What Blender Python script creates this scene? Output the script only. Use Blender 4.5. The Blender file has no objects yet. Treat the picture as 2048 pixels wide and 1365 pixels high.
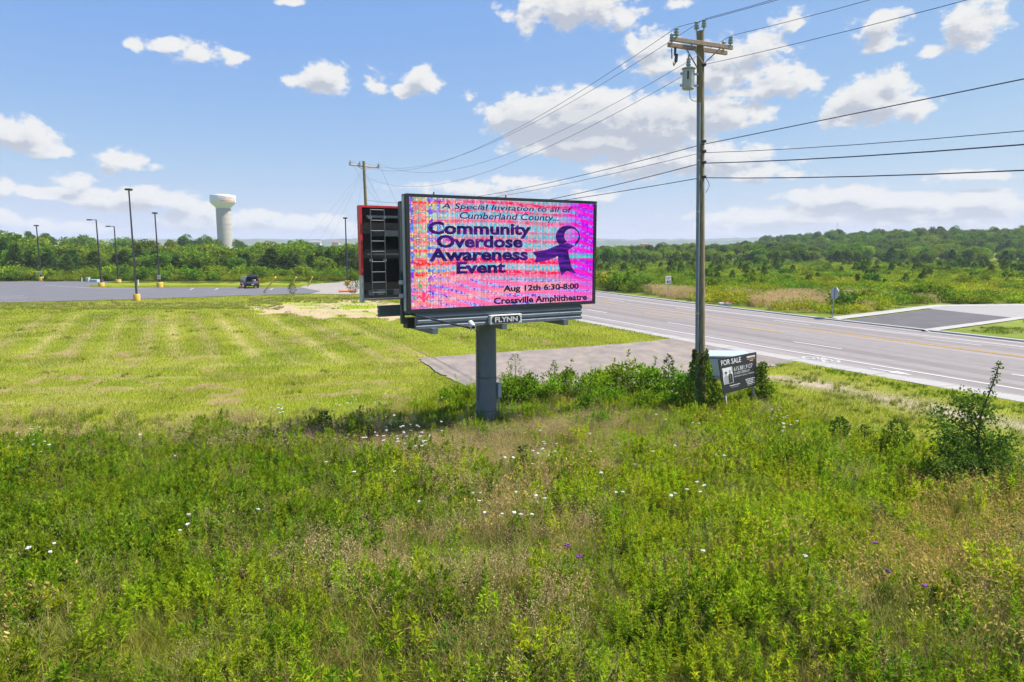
import bpy, math, random
import numpy as np

random.seed(7)
RNG = np.random.default_rng(11)
SC = bpy.context.scene
COL = SC.collection
R = math.radians

# ------------------------------------------------------------------ camera
CAM_H, PITCH, FPX = 5.8, R(7.8), 1365.0
cam_d = bpy.data.cameras.new('camera')
cam_d.sensor_width = 36.0
cam_d.lens = 36.0 * FPX / 2048.0
cam_d.clip_start = 0.1
cam_d.clip_end = 20000
cam = bpy.data.objects.new('camera', cam_d)
COL.objects.link(cam)
cam.location = (0, 0, CAM_H)
cam.rotation_euler = (math.pi / 2 - PITCH, 0, 0)
SC.camera = cam

# ------------------------------------------------------------------ light and sky
SUN_AZ, SUN_EL = R(79), R(58)            # clockwise from +Y
SUN_STRENGTH, SKY_STRENGTH = 4.0, 0.12
sun_d = bpy.data.lights.new('sun', 'SUN')
sun_d.energy = SUN_STRENGTH
sun_d.angle = R(0.5)
sun_d.color = (1.0, 0.95, 0.87)
sun = bpy.data.objects.new('sun', sun_d)
COL.objects.link(sun)
sun.location = (40, -30, 60)
sun.rotation_euler = (math.pi / 2 - SUN_EL, 0, math.pi - SUN_AZ)

SC.view_settings.view_transform = 'Standard'
SC.view_settings.look = 'None'
EXPOSURE = 1.2
SC.view_settings.exposure = EXPOSURE
SC.view_settings.gamma = 1.0
SC.view_settings.use_curve_mapping = False
SC.render.engine = 'CYCLES'
SC.cycles.use_denoising = True
SC.cycles.max_bounces = 6
SC.cycles.diffuse_bounces = 3
SC.cycles.glossy_bounces = 2
SC.cycles.transmission_bounces = 4
SC.cycles.transparent_max_bounces = 6
SC.cycles.volume_bounces = 0
SC.cycles.caustics_reflective = False
SC.cycles.caustics_refractive = False


def px_dir(px, py):
    x = (px - 1024.0) / FPX
    y = -(py - 682.5) / FPX
    return (x, math.cos(PITCH) + y * math.sin(PITCH), -math.sin(PITCH) + y * math.cos(PITCH))


# clouds as seen in the photograph: centre, half width, half height (photo pixels), weight
CLOUDS = [
    (275, 92, 24, 14, .8), (335, 92, 42, 18, .9), (388, 110, 42, 21, 1), (455, 112, 40, 18, 1),
    (655, 152, 40, 30, 1.1), (640, 166, 62, 18, 1), (590, 168, 20, 9, .6),
    (842, 160, 32, 28, 1.2), (815, 182, 36, 14, 1), (755, 168, 30, 20, .6), (935, 192, 16, 12, .6),
    (40, 268, 78, 36, 1.2), (95, 300, 52, 18, 1), (-10, 262, 62, 32, 1.1),
    (235, 322, 50, 24, .95), (305, 338, 26, 8, .7), (157, 364, 40, 20, 1), (145, 355, 18, 12, .7),
    (110, 388, 85, 16, 1.1), (205, 400, 95, 23, 1.2), (290, 403, 75, 24, 1.25), (370, 412, 60, 26, 1.2),
    (395, 442, 80, 24, 1.15), (530, 430, 48, 15, 1.2), (480, 447, 95, 17, 1.1), (625, 445, 95, 20, 1.1),
    (690, 462, 80, 18, .8), (-5, 378, 32, 30, 1), (15, 437, 34, 14, .9), (140, 452, 130, 14, .8),
    (1150, 14, 125, 38, 1.1), (1250, 32, 42, 22, .9), (1055, 58, 20, 18, .7), (590, 0, 35, 8, .8),
    (1585, 45, 40, 24, .8), (1752, 50, 52, 34, 1.05), (1765, 82, 40, 22, 1), (1945, 45, 62, 42, 1.05), (1945, 80, 32, 20, .9),
    (1860, 95, 24, 14, .8), (1360, 10, 28, 11, .7),
    (1300, 92, 52, 36, .85), (1335, 135, 66, 24, .8), (1500, 108, 92, 38, .95), (1430, 145, 85, 38, .9),
    (1565, 162, 82, 36, .95), (1480, 185, 70, 18, .7),
    (1160, 235, 160, 56, 1.6), (1060, 238, 84, 44, 1.5), (1190, 284, 170, 32, 1.4), (1310, 245, 125, 60, 1.5),
    (1430, 225, 85, 44, 1.1), (1520, 230, 36, 25, .75),
    (1735, 208, 95, 46, 1.1), (1790, 165, 42, 34, 1), (1690, 235, 74, 20, .95), (1830, 212, 44, 28, .85),
    (1395, 318, 150, 36, 1.05), (1290, 330, 125, 34, 1), (1500, 338, 115, 22, .9), (1580, 345, 60, 13, .7),
    (945, 376, 135, 17, .85), (1040, 366, 85, 14, .8), (1190, 392, 95, 13, .75),
    (1680, 392, 130, 20, 1.2), (1780, 402, 150, 22, 1.3), (1955, 402, 130, 22, 1.25), (1560, 432, 190, 20, 1.1),
    (1850, 432, 210, 20, 1.15), (1960, 350, 120, 11, .8), (1500, 462, 140, 11, .7), (1950, 455, 150, 12, .7),
]


def build_world():
    w = bpy.data.worlds.new('World')
    SC.world = w
    w.use_nodes = True
    nt = w.node_tree
    nt.nodes.clear()
    N, L = nt.nodes.new, nt.links.new

    def group():
        g = bpy.data.node_groups.new('cloud_field', 'ShaderNodeTree')
        g.interface.new_socket('P', in_out='INPUT', socket_type='NodeSocketVector')
        g.interface.new_socket('D', in_out='OUTPUT', socket_type='NodeSocketFloat')
        GN, GL = g.nodes.new, g.links.new
        gi, go = GN('NodeGroupInput'), GN('NodeGroupOutput')

        def m(op, a, b=None, c=None):
            n = GN('ShaderNodeMath')
            n.operation = op
            for i, v in enumerate((a, b, c)):
                if v is None:
                    continue
                if isinstance(v, (int, float)):
                    n.inputs[i].default_value = v
                else:
                    GL(v, n.inputs[i])
            return n.outputs[0]

        def vm(op, a, b=None, c=None):
            n = GN('ShaderNodeVectorMath')
            n.operation = op
            for i, v in enumerate((a, b, c)):
                if v is None:
                    continue
                if isinstance(v, tuple):
                    n.inputs[i].default_value = v
                else:
                    GL(v, n.inputs[i])
            return n.outputs['Value' if op == 'LENGTH' else 'Vector']

        def noise(vec, scale, detail, rough=.55):
            n = GN('ShaderNodeTexNoise')
            n.inputs['Scale'].default_value = scale
            n.inputs['Detail'].default_value = detail
            n.inputs['Roughness'].default_value = rough
            GL(vec, n.inputs['Vector'])
            return n
        P = gi.outputs['P']
        stretch = vm('MULTIPLY', P, (1.0, 1.5, 1.0))
        w1 = noise(stretch, 14.0, 2.0)
        warp = vm('MULTIPLY', vm('SUBTRACT', w1.outputs['Color'], (.5, .5, .5)), (.045, .022, 0.0))
        Q = vm('ADD', P, warp)
        acc = None
        for (cx, cy, rx, ry, wt) in CLOUDS:
            d = px_dir(cx, cy)
            ln = math.sqrt(d[0] ** 2 + d[1] ** 2 + d[2] ** 2)
            az, el = math.atan2(d[0], d[1]), math.asin(d[2] / ln)
            ca = math.cos(az)
            sx, sy = FPX / (1.26 * rx * ca * ca), FPX / (1.22 * ry * ca)
            q = vm('MULTIPLY_ADD', Q, (sx, sy, 0.0), (-az * sx, -el * sy, 0.0))
            r = vm('LENGTH', q)
            v = m('MULTIPLY_ADD', r, -wt, wt)
            acc = v if acc is None else m('SMOOTH_MAX', acc, v, .12)
        # the rest of the sky: the same kind of scattered cumulus outside the picture
        sep = GN('ShaderNodeSeparateXYZ')
        GL(P, sep.inputs[0])
        big = noise(stretch, 3.2, 4.0)
        gen = m('MULTIPLY_ADD', big.outputs[0], 4.0, -2.25)
        ax = m('ABSOLUTE', sep.outputs[0])
        out1 = m('MULTIPLY_ADD', ax, 6.0, -4.1)
        out2 = m('MULTIPLY_ADD', sep.outputs[1], 8.0, -3.6)
        outside = m('MINIMUM', m('MAXIMUM', m('MAXIMUM', out1, out2), -2.0), 0.0)
        gen = m('ADD', gen, m('MULTIPLY', outside, 3.0))
        acc = m('MAXIMUM', acc, gen)
        f1 = noise(stretch, 34.0, 8.0, .62)
        acc = m('ADD', m('MAXIMUM', acc, -1.0), m('MULTIPLY_ADD', f1.outputs[0], 2.0, -1.06))
        GL(acc, go.inputs['D'])
        return g

    g = group()

    def m(op, a, b=None, c=None, clamp=False):
        n = N('ShaderNodeMath')
        n.operation = op
        n.use_clamp = clamp
        for i, v in enumerate((a, b, c)):
            if v is None:
                continue
            if isinstance(v, (int, float)):
                n.inputs[i].default_value = v
            else:
                L(v, n.inputs[i])
        return n.outputs[0]

    tc = N('ShaderNodeTexCoord')
    nrm = N('ShaderNodeVectorMath')
    nrm.operation = 'NORMALIZE'
    L(tc.outputs['Generated'], nrm.inputs[0])
    sep = N('ShaderNodeSeparateXYZ')
    L(nrm.outputs[0], sep.inputs[0])
    az = m('ARCTAN2', sep.outputs[0], sep.outputs[1])
    el = m('ARCSINE', sep.outputs[2])
    P = N('ShaderNodeCombineXYZ')
    L(az, P.inputs[0])
    L(el, P.inputs[1])

    def field(off=None):
        n = N('ShaderNodeGroup')
        n.node_tree = g
        if off is None:
            L(P.outputs[0], n.inputs[0])
        else:
            a = N('ShaderNodeVectorMath')
            L(P.outputs[0], a.inputs[0])
            a.inputs[1].default_value = off
            L(a.outputs[0], n.inputs[0])
        return n.outputs[0]
    D0 = field()
    D1 = field((.007, .016, 0))

    def smooth(v, a, b, lo=0.0, hi=1.0):
        n = N('ShaderNodeMapRange')
        n.interpolation_type = 'SMOOTHSTEP'
        n.inputs['From Min'].default_value = a
        n.inputs['From Max'].default_value = b
        n.inputs['To Min'].default_value = lo
        n.inputs['To Max'].default_value = hi
        L(v, n.inputs['Value'])
        return n.outputs[0]
    alpha = smooth(D0, .03, .44, 0, .97)
    elfade = smooth(el, 0.0, .04, .55, 1.0)
    alpha = m('MULTIPLY', alpha, elfade)
    shade = smooth(D1, .10, .80, 0, 1)
    rim = smooth(m('SUBTRACT', D0, D1), -.15, .35, 0, 1)

    sky = N('ShaderNodeTexSky')
    sky.sky_type = 'NISHITA'
    sky.sun_disc = False
    sky.sun_elevation = SUN_EL
    sky.sun_rotation = SUN_AZ
    sky.altitude = 600
    sky.air_density = 1.0
    sky.dust_density = 1.0
    sky.ozone_density = 1.2
    # camera rendition of the clear sky: per-channel response over the physical sky
    sc_ = N('ShaderNodeSeparateColor')
    L(sky.outputs[0], sc_.inputs[0])
    cc_ = N('ShaderNodeCombineColor')
    back = 1.0 / (2 ** EXPOSURE) / SKY_STRENGTH
    for ch, (p_, a_) in enumerate(((.87, .650), (.60, .678), (.06, .845))):
        v_ = m('POWER', m('MULTIPLY', sc_.outputs[ch], .12 * 2 ** .45), p_)
        L(m('MULTIPLY', v_, a_ * back), cc_.inputs[ch])

    mix = N('ShaderNodeMix')
    mix.data_type = 'RGBA'
    k = 1.0 / SKY_STRENGTH / (2 ** EXPOSURE)
    lit, dark = (.90, .895, .88), (.47, .515, .61)
    mix.inputs[6].default_value = (lit[0] * k, lit[1] * k, lit[2] * k, 1)
    mix.inputs[7].default_value = (dark[0] * k, dark[1] * k, dark[2] * k, 1)
    sh = m('MULTIPLY', shade, m('SUBTRACT', 1.0, m('MULTIPLY', rim, .55)))
    L(m('MULTIPLY', sh, .9), mix.inputs[0])
    mix2 = N('ShaderNodeMix')
    mix2.data_type = 'RGBA'
    L(alpha, mix2.inputs[0])
    L(cc_.outputs[0], mix2.inputs[6])
    L(mix.outputs[2], mix2.inputs[7])
    bg = N('ShaderNodeBackground')
    bg.inputs[1].default_value = SKY_STRENGTH
    L(mix2.outputs[2], bg.inputs[0])
    out = N('ShaderNodeOutputWorld')
    L(bg.outputs[0], out.inputs[0])
    w.cycles.sampling_method = 'MANUAL'
    w.cycles.sample_map_resolution = 512


build_world()


# ------------------------------------------------------------------ measuring helpers (photo pixel -> place in the world)
def gp(px, py, z=0.0):
    d = px_dir(px, py)
    t = (z - CAM_H) / d[2]
    return np.array([d[0] * t, d[1] * t, z])


def at(px, py, Y):
    d = px_dir(px, py)
    t = Y / d[1]
    return np.array([d[0] * t, Y, CAM_H + d[2] * t])


def to_px(p):
    p = np.asarray(p, float)
    x, y, z = p[..., 0], p[..., 1], p[..., 2] - CAM_H
    f = y * math.cos(PITCH) - z * math.sin(PITCH)
    u = y * math.sin(PITCH) + z * math.cos(PITCH)
    f = np.where(np.abs(f) < 1e-6, 1e-6, f)
    return 1024 + FPX * x / f, 682.5 - FPX * u / f


# ------------------------------------------------------------------ object helpers
def tag(o, label=None, cat=None, group=None, kind=None):
    if label:
        o['label'] = label
    if cat:
        o['category'] = cat
    if group:
        o['group'] = group
    if kind:
        o['kind'] = kind
    return o


def thing(name, label, cat, loc=(0, 0, 0), rotz=0.0, group=None):
    o = bpy.data.objects.new(name, None)
    o.empty_display_size = .2
    COL.objects.link(o)
    o.location = tuple(float(v) for v in loc)
    o.rotation_euler = (0, 0, rotz)
    return tag(o, label, cat, group)


def link(name, me, parent=None, loc=None):
    o = bpy.data.objects.new(name, me)
    COL.objects.link(o)
    if parent is not None:
        o.parent = parent
    if loc is not None:
        o.location = tuple(float(v) for v in loc)
    return o


class MB:
    """collects simple shapes into one mesh"""

    def __init__(self):
        self.v, self.f = [], []

    def add(self, verts, faces):
        n = len(self.v)
        self.v += [tuple(map(float, p)) for p in verts]
        self.f += [tuple(i + n for i in q) for q in faces]
        return self

    def box(self, c, s, rz=0.0, bev=0.0, rx=0.0):
        hx, hy, hz = s[0] / 2, s[1] / 2, s[2] / 2
        b = min(bev, hx * .9, hy * .9, hz * .9)
        if b <= 0:
            vs = [(x, y, z) for z in (-hz, hz) for x, y in ((-hx, -hy), (hx, -hy), (hx, hy), (-hx, hy))]
            fs = [(3, 2, 1, 0), (4, 5, 6, 7), (0, 1, 5, 4), (1, 2, 6, 5), (2, 3, 7, 6), (3, 0, 4, 7)]
        else:
            ring = [(-hx + b, -hy), (hx - b, -hy), (hx, -hy + b), (hx, hy - b), (hx - b, hy), (-hx + b, hy), (-hx, hy - b), (-hx, -hy + b)]
            inr = [(max(-hx + b, min(hx - b, x)), max(-hy + b, min(hy - b, y))) for x, y in ring]
            vs = [(x, y, -hz) for x, y in inr] + [(x, y, -hz + b) for x, y in ring] + [(x, y, hz - b) for x, y in ring] + [(x, y, hz) for x, y in inr]
            fs = [tuple(range(7, -1, -1)), tuple(range(24, 32))]
            for k in range(3):
                for i in range(8):
                    j = (i + 1) % 8
                    fs.append((k * 8 + i, k * 8 + j, k * 8 + 8 + j, k * 8 + 8 + i))
        cx, sx, cz, sz = math.cos(rx), math.sin(rx), math.cos(rz), math.sin(rz)
        o = []
        for x, y, z in vs:
            y, z = y * cx - z * sx, y * sx + z * cx
            x, y = x * cz - y * sz, x * sz + y * cz
            o.append((x + c[0], y + c[1], z + c[2]))
        return self.add(o, fs)

    def tube(self, pts, r, n=8, cap=True):
        pts = [np.asarray(p, float) for p in pts]
        rs = r if isinstance(r, (list, tuple)) else [r] * len(pts)
        vs, fs = [], []
        up = np.array([0, 0, 1.0])
        for i, p in enumerate(pts):
            t = pts[min(i + 1, len(pts) - 1)] - pts[max(i - 1, 0)]
            t = t / (np.linalg.norm(t) + 1e-9)
            a = up if abs(t[2]) < .95 else np.array([1.0, 0, 0])
            e1 = np.cross(t, a)
            e1 /= np.linalg.norm(e1) + 1e-9
            e2 = np.cross(t, e1)
            for k in range(n):
                q = 2 * math.pi * k / n
                vs.append(p + rs[i] * (math.cos(q) * e1 + math.sin(q) * e2))
        for i in range(len(pts) - 1):
            for k in range(n):
                j = (k + 1) % n
                fs.append((i * n + k, i * n + j, (i + 1) * n + j, (i + 1) * n + k))
        if cap:
            fs.append(tuple(range(n)))
            fs.append(tuple(range((len(pts) - 1) * n + n - 1, (len(pts) - 1) * n - 1, -1)))
        return self.add(vs, fs)

    def lathe(self, prof, n=16, c=(0, 0, 0)):
        vs, fs = [], []
        for r, z in prof:
            for k in range(n):
                q = 2 * math.pi * k / n
                vs.append((c[0] + r * math.cos(q), c[1] + r * math.sin(q), c[2] + z))
        for i in range(len(prof) - 1):
            for k in range(n):
                j = (k + 1) % n
                fs.append((i * n + k, i * n + j, (i + 1) * n + j, (i + 1) * n + k))
        fs.append(tuple(range(n - 1, -1, -1)))
        fs.append(tuple(range((len(prof) - 1) * n, len(prof) * n)))
        return self.add(vs, fs)

    def prism(self, poly, y0, y1):
        """polygon in x,z extruded along y"""
        n = len(poly)
        vs = [(x, y0, z) for x, z in poly] + [(x, y1, z) for x, z in poly]
        fs = [tuple(range(n)), tuple(range(2 * n - 1, n - 1, -1))]
        for i in range(n):
            j = (i + 1) % n
            fs.append((i, i + n, j + n, j))
        return self.add(vs, fs)

    def mesh(self, name, mat=None, smooth=False):
        me = bpy.data.meshes.new(name)
        me.from_pydata(self.v, [], self.f)
        me.validate()
        if mat is not None:
            me.materials.append(mat)
        if smooth:
            me.polygons.foreach_set('use_smooth', [True] * len(me.polygons))
            try:
                me.set_sharp_from_angle(angle=R(40))
            except Exception:
                pass
        me.update()
        return me

    def obj(self, name, mat, parent=None, smooth=False, loc=None):
        return link(name, self.mesh(name, mat, smooth), parent, loc)


def tri_mesh(name, V, F, mat, col=None):
    """fast mesh from numpy triangles; col is a colour per vertex"""
    V = np.asarray(V, np.float32)
    F = np.asarray(F, np.int32)
    me = bpy.data.meshes.new(name)
    me.vertices.add(len(V))
    me.vertices.foreach_set('co', V.ravel())
    k = F.shape[1]
    me.loops.add(F.size)
    me.loops.foreach_set('vertex_index', F.ravel())
    me.polygons.add(len(F))
    me.polygons.foreach_set('loop_start', np.arange(0, F.size, k, dtype=np.int32))
    try:
        me.polygons.foreach_set('loop_total', np.full(len(F), k, np.int32))
    except Exception:
        pass
    if col is not None:
        a = me.color_attributes.new('Col', 'FLOAT_COLOR', 'POINT')
        c = np.ones((len(V), 4), np.float32)
        c[:, :3] = col
        a.data.foreach_set('color', c.ravel())
    me.update(calc_edges=True)
    if mat is not None:
        me.materials.append(mat)
    return me


# ------------------------------------------------------------------ materials
def mat(name, c, rough=.6, metal=0.0, var=.12, scale=6.0, c2=None, bump=0.0, detail=5.0, stretch=None, spec=.4, coords='Object', emit=0.0):
    m = bpy.data.materials.new(name)
    m.use_nodes = True
    nt = m.node_tree
    b = nt.nodes['Principled BSDF']
    b.inputs['Roughness'].default_value = rough
    b.inputs['Metallic'].default_value = metal
    b.inputs['Specular IOR Level'].default_value = spec
    if emit:
        b.inputs['Emission Color'].default_value = (*c, 1)
        b.inputs['Emission Strength'].default_value = emit
    tc = nt.nodes.new('ShaderNodeTexCoord')
    mp = nt.nodes.new('ShaderNodeMapping')
    nt.links.new(tc.outputs[coords], mp.inputs[0])
    if stretch:
        mp.inputs['Scale'].default_value = stretch
    nz = nt.nodes.new('ShaderNodeTexNoise')
    nz.inputs['Scale'].default_value = scale
    nz.inputs['Detail'].default_value = detail
    nz.inputs['Roughness'].default_value = .6
    nt.links.new(mp.outputs[0], nz.inputs['Vector'])
    rp = nt.nodes.new('ShaderNodeValToRGB')
    rp.color_ramp.elements[0].position = .3
    rp.color_ramp.elements[1].position = .7
    lo = tuple(max(0, v * (1 - var)) for v in c)
    hi = tuple(min(1, v * (1 + var)) for v in c) if c2 is None else c2
    if c2 is not None:
        lo = c
    rp.color_ramp.elements[0].color = (*lo, 1)
    rp.color_ramp.elements[1].color = (*hi, 1)
    nt.links.new(nz.outputs[0], rp.inputs[0])
    nt.links.new(rp.outputs[0], b.inputs['Base Color'])
    if bump:
        bp = nt.nodes.new('ShaderNodeBump')
        bp.inputs['Strength'].default_value = bump
        bp.inputs['Distance'].default_value = .02
        nt.links.new(nz.outputs[0], bp.inputs['Height'])
        nt.links.new(bp.outputs[0], b.inputs['Normal'])
    return m


def foliage_mat(name, trans=.35, gloss=.0, hue=.02, val=.25):
    m = bpy.data.materials.new(name)
    m.use_nodes = True
    nt = m.node_tree
    nt.nodes.clear()
    N, L = nt.nodes.new, nt.links.new
    at_ = N('ShaderNodeAttribute')
    at_.attribute_name = 'Col'
    oi = N('ShaderNodeObjectInfo')
    hs = N('ShaderNodeHueSaturation')
    mr = N('ShaderNodeMapRange')
    mr.inputs['To Min'].default_value = 1 - val
    mr.inputs['To Max'].default_value = 1 + val
    L(oi.outputs['Random'], mr.inputs['Value'])
    L(mr.outputs[0], hs.inputs['Value'])
    ml = N('ShaderNodeMath')
    ml.operation = 'MULTIPLY'
    ml.inputs[1].default_value = 7.31
    L(oi.outputs['Random'], ml.inputs[0])
    fr = N('ShaderNodeMath')
    fr.operation = 'FRACT'
    L(ml.outputs[0], fr.inputs[0])
    mh = N('ShaderNodeMapRange')
    mh.inputs['To Min'].default_value = .5 - hue
    mh.inputs['To Max'].default_value = .5 + hue
    L(fr.outputs[0], mh.inputs['Value'])
    L(mh.outputs[0], hs.inputs['Hue'])
    L(at_.outputs['Color'], hs.inputs['Color'])
    df = N('ShaderNodeBsdfDiffuse')
    tr = N('ShaderNodeBsdfTranslucent')
    L(hs.outputs[0], df.inputs[0])
    L(hs.outputs[0], tr.inputs[0])
    mx = N('ShaderNodeMixShader')
    mx.inputs[0].default_value = trans
    L(df.outputs[0], mx.inputs[1])
    L(tr.outputs[0], mx.inputs[2])
    last = mx.outputs[0]
    if gloss:
        gl = N('ShaderNodeBsdfGlossy')
        gl.inputs['Roughness'].default_value = .4
        gl.inputs['Color'].default_value = (.8, .85, .9, 1)
        m2 = N('ShaderNodeMixShader')
        m2.inputs[0].default_value = gloss
        L(last, m2.inputs[1])
        L(gl.outputs[0], m2.inputs[2])
        last = m2.outputs[0]
    o = N('ShaderNodeOutputMaterial')
    L(last, o.inputs[0])
    return m


def vcol_mat(name, rough=.9, noise=((1.5, .25), (25.0, .35)), bump=.0, emit=0.0):
    """base colour from the mesh's colour attribute with fine world-space grain"""
    m = bpy.data.materials.new(name)
    m.use_nodes = True
    nt = m.node_tree
    b = nt.nodes['Principled BSDF']
    b.inputs['Roughness'].default_value = rough
    b.inputs['Specular IOR Level'].default_value = .15
    N, L = nt.nodes.new, nt.links.new
    at_ = N('ShaderNodeAttribute')
    at_.attribute_name = 'Col'
    tc = N('ShaderNodeTexCoord')
    last = at_.outputs['Color']
    for sc, am in noise:
        nz = N('ShaderNodeTexNoise')
        nz.inputs['Scale'].default_value = sc
        nz.inputs['Detail'].default_value = 4
        nz.inputs['Roughness'].default_value = .65
        L(tc.outputs['Object'], nz.inputs['Vector'])
        mr = N('ShaderNodeMapRange')
        mr.inputs['From Min'].default_value = .25
        mr.inputs['From Max'].default_value = .75
        mr.inputs['To Min'].default_value = 1 - am
        mr.inputs['To Max'].default_value = 1 + am
        L(nz.outputs[0], mr.inputs['Value'])
        mu = N('ShaderNodeVectorMath')
        mu.operation = 'SCALE'
        L(last, mu.inputs[0])
        L(mr.outputs[0], mu.inputs['Scale'])
        last = mu.outputs[0]
    L(last, b.inputs['Base Color'])
    if emit:
        L(last, b.inputs['Emission Color'])
        b.inputs['Emission Strength'].default_value = emit
        b.inputs['Base Color'].default_value = (.02, .02, .02, 1)
        b.inputs['Specular IOR Level'].default_value = 0.0
        for l in list(nt.links):
            if l.to_socket == b.inputs['Base Color']:
                nt.links.remove(l)
    return m


M = {}
M['leaf'] = foliage_mat('leaf_green', .55)
M['gloss_leaf'] = foliage_mat('glossy_leaf', .35, 0)
M['blade'] = foliage_mat('grass_blade', .4, 0, .015, .2)
M['turf'] = foliage_mat('turf_blade', .4, 0, .008, .07)
M['crown'] = foliage_mat('tree_foliage', .30, 0, .022, .28)
M['bark'] = mat('bark', (.10, .075, .055), .9, var=.4, scale=12, bump=.4)
M['asphalt'] = mat('road_asphalt', (.215, .20, .205), .85, var=.10, scale=1.2, detail=8, bump=.05, stretch=(1, 1, 1))
M['lot'] = mat('lot_asphalt', (.118, .115, .122), .88, var=.12, scale=.5, detail=8)
M['new_asphalt'] = mat('fresh_asphalt', (.082, .075, .078), .9, var=.18, scale=.6, detail=8)
M['concrete'] = mat('pale_concrete', (.30, .288, .268), .85, var=.08, scale=1.5, detail=8)
M['white'] = mat('white_paint', (.52, .52, .50), .6, var=.08, scale=8)
M['yellow'] = mat('yellow_road_paint', (.62, .37, .06), .6, var=.12, scale=5)
M['yellow_block'] = mat('yellow_base_paint', (.60, .39, .07), .6, var=.12, scale=3)
M['bronze'] = mat('bronze_lamp_paint', (.035, .032, .03), .5, var=.2)
M['slate'] = mat('slate_paint', (.115, .142, .172), .45, var=.12, scale=3)
M['slate_dark'] = mat('dark_steel_paint', (.035, .042, .05), .5, var=.2, scale=4)
M['black'] = mat('black_panel', (.014, .015, .017), .6, var=.25, scale=10)
M['frame_black'] = mat('black_cabinet', (.022, .025, .03), .45, var=.15)
M['red'] = mat('red_trim', (.62, .025, .03), .45, var=.1)
M['lightgrey'] = mat('light_grey_metal', (.42, .44, .46), .45, .2, var=.1)
M['galv'] = mat('galvanised_steel', (.38, .40, .42), .4, .5, var=.12, scale=20)
M['wood_pole'] = mat('weathered_pole', (.115, .10, .055), .9, scale=7, c2=(.30, .24, .15), bump=.5, stretch=(3.0, 3.0, .35), detail=8)
M['wood_arm'] = mat('weathered_arm', (.36, .27, .22), .85, var=.25, scale=5, stretch=(.6, 4, 4))
M['conduit'] = mat('grey_conduit', (.19, .23, .28), .45, var=.1)
M['rail_steel'] = mat('rail_steel', (.075, .09, .105), .5, var=.1)
M['ladder'] = mat('ladder_steel', (.10, .11, .12), .5, .2, var=.1)
M['porcelain'] = mat('grey_insulator', (.26, .33, .38), .3, var=.1)
M['wire'] = mat('dark_wire', (.03, .035, .05), .5, var=.1)
M['tank'] = mat('transformer_grey', (.40, .43, .42), .4, var=.06)
M['cabinet'] = mat('cabinet_grey_green', (.33, .385, .43), .5, var=.05)
M['dark'] = mat('dark_gap', (.02, .02, .02), .8)
M['sign_black'] = mat('sign_black', (.018, .019, .021), .5, var=.1)
M['print_white'] = mat('print_white', (.62, .62, .62), .6, var=.03)
M['print_grey'] = mat('print_grey', (.30, .30, .31), .6, var=.03)
M['print_dark'] = mat('print_dark', (.03, .03, .032), .6, var=.03)
M['print_orange'] = mat('print_orange', (.70, .30, .08), .6, var=.03)
M['post_wood'] = mat('weathered_post', (.42, .36, .30), .85, var=.2, scale=6, stretch=(4, 4, .5))
M['tower_white'] = mat('tower_white_paint', (.72, .72, .71), .5, var=.04, scale=.2)
M['tower_concrete'] = mat('tower_concrete', (.38, .36, .32), .8, var=.08, scale=.25, stretch=(.3, .3, 1.4))
M['car'] = mat('grey_car_paint', (.10, .105, .115), .3, .4, var=.05)
M['glass_dark'] = mat('dark_glass', (.012, .014, .016), .1, var=.1, spec=.8)
M['rubber'] = mat('tyre_rubber', (.018, .018, .018), .85)
M['tail_red'] = mat('tail_lamp_red', (.45, .015, .02), .3, var=.05)
M['skin'] = mat('skin', (.50, .30, .21), .6, var=.06)
M['shirt'] = mat('dark_shirt', (.02, .02, .025), .85)
M['hair'] = mat('dark_hair', (.025, .018, .014), .7)
M['orange'] = mat('orange_plastic', (.75, .16, .06), .5, var=.1)
M['brick_red'] = mat('red_clay', (.34, .08, .045), .85, var=.25, scale=8)


# ------------------------------------------------------------------ value noise for planting and ground
def vnoise(x, y, scale, seed=0):
    r = np.random.default_rng(seed)
    T = r.random((64, 64))
    u, v = np.asarray(x) / scale, np.asarray(y) / scale
    i, j = np.floor(u).astype(int), np.floor(v).astype(int)
    f, g_ = u - i, v - j
    f, g_ = f * f * (3 - 2 * f), g_ * g_ * (3 - 2 * g_)
    a = T[i % 64, j % 64]
    b = T[(i + 1) % 64, j % 64]
    c = T[i % 64, (j + 1) % 64]
    d = T[(i + 1) % 64, (j + 1) % 64]
    return (a * (1 - f) + b * f) * (1 - g_) + (c * (1 - f) + d * f) * g_


def fbm(x, y, scale, seed=0, oct=3):
    s, a, t = 0, 1, 0
    for k in range(oct):
        s = s + a * vnoise(x, y, scale / 2 ** k, seed + k)
        t += a
        a *= .5
    return s / t


def sstep(x, a, b):
    t = np.clip((np.asarray(x, float) - a) / (b - a), 0, 1)
    return t * t * (3 - 2 * t)


def inpoly(x, y, poly):
    x, y = np.asarray(x), np.asarray(y)
    c = np.zeros(x.shape, bool)
    n = len(poly)
    for i in range(n):
        x1, y1 = poly[i][0], poly[i][1]
        x2, y2 = poly[(i + 1) % n][0], poly[(i + 1) % n][1]
        if y1 == y2:
            continue
        h = ((y1 > y) != (y2 > y)) & (x < (x2 - x1) * (y - y1) / (y2 - y1) + x1)
        c ^= h
    return c


def terrain(x, y):
    """gentle rise under the woods"""
    x, y = np.asarray(x, float), np.asarray(y, float)
    a = 8.0 * sstep(x, 118, 225) * sstep(y, 250, 410)
    b = 0.0 * x
    return a + b


# ------------------------------------------------------------------ road curve family
DR = np.array([0.3998, -0.9166])
NR = np.array([0.9166, 0.3998])
EC = 0.0971
LN = dict(grass=(28.46, .100), walk=(29.75, .107), gutter=(30.37, .110), edge=(31.67, .100), lane1=(35.15, .110), yellow1=(38.86, .130),
          yellow2=(41.55, .120), lane2=(44.17, .122), edge2=(45.75, .120), kerb2=(46.88, .090))


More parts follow.
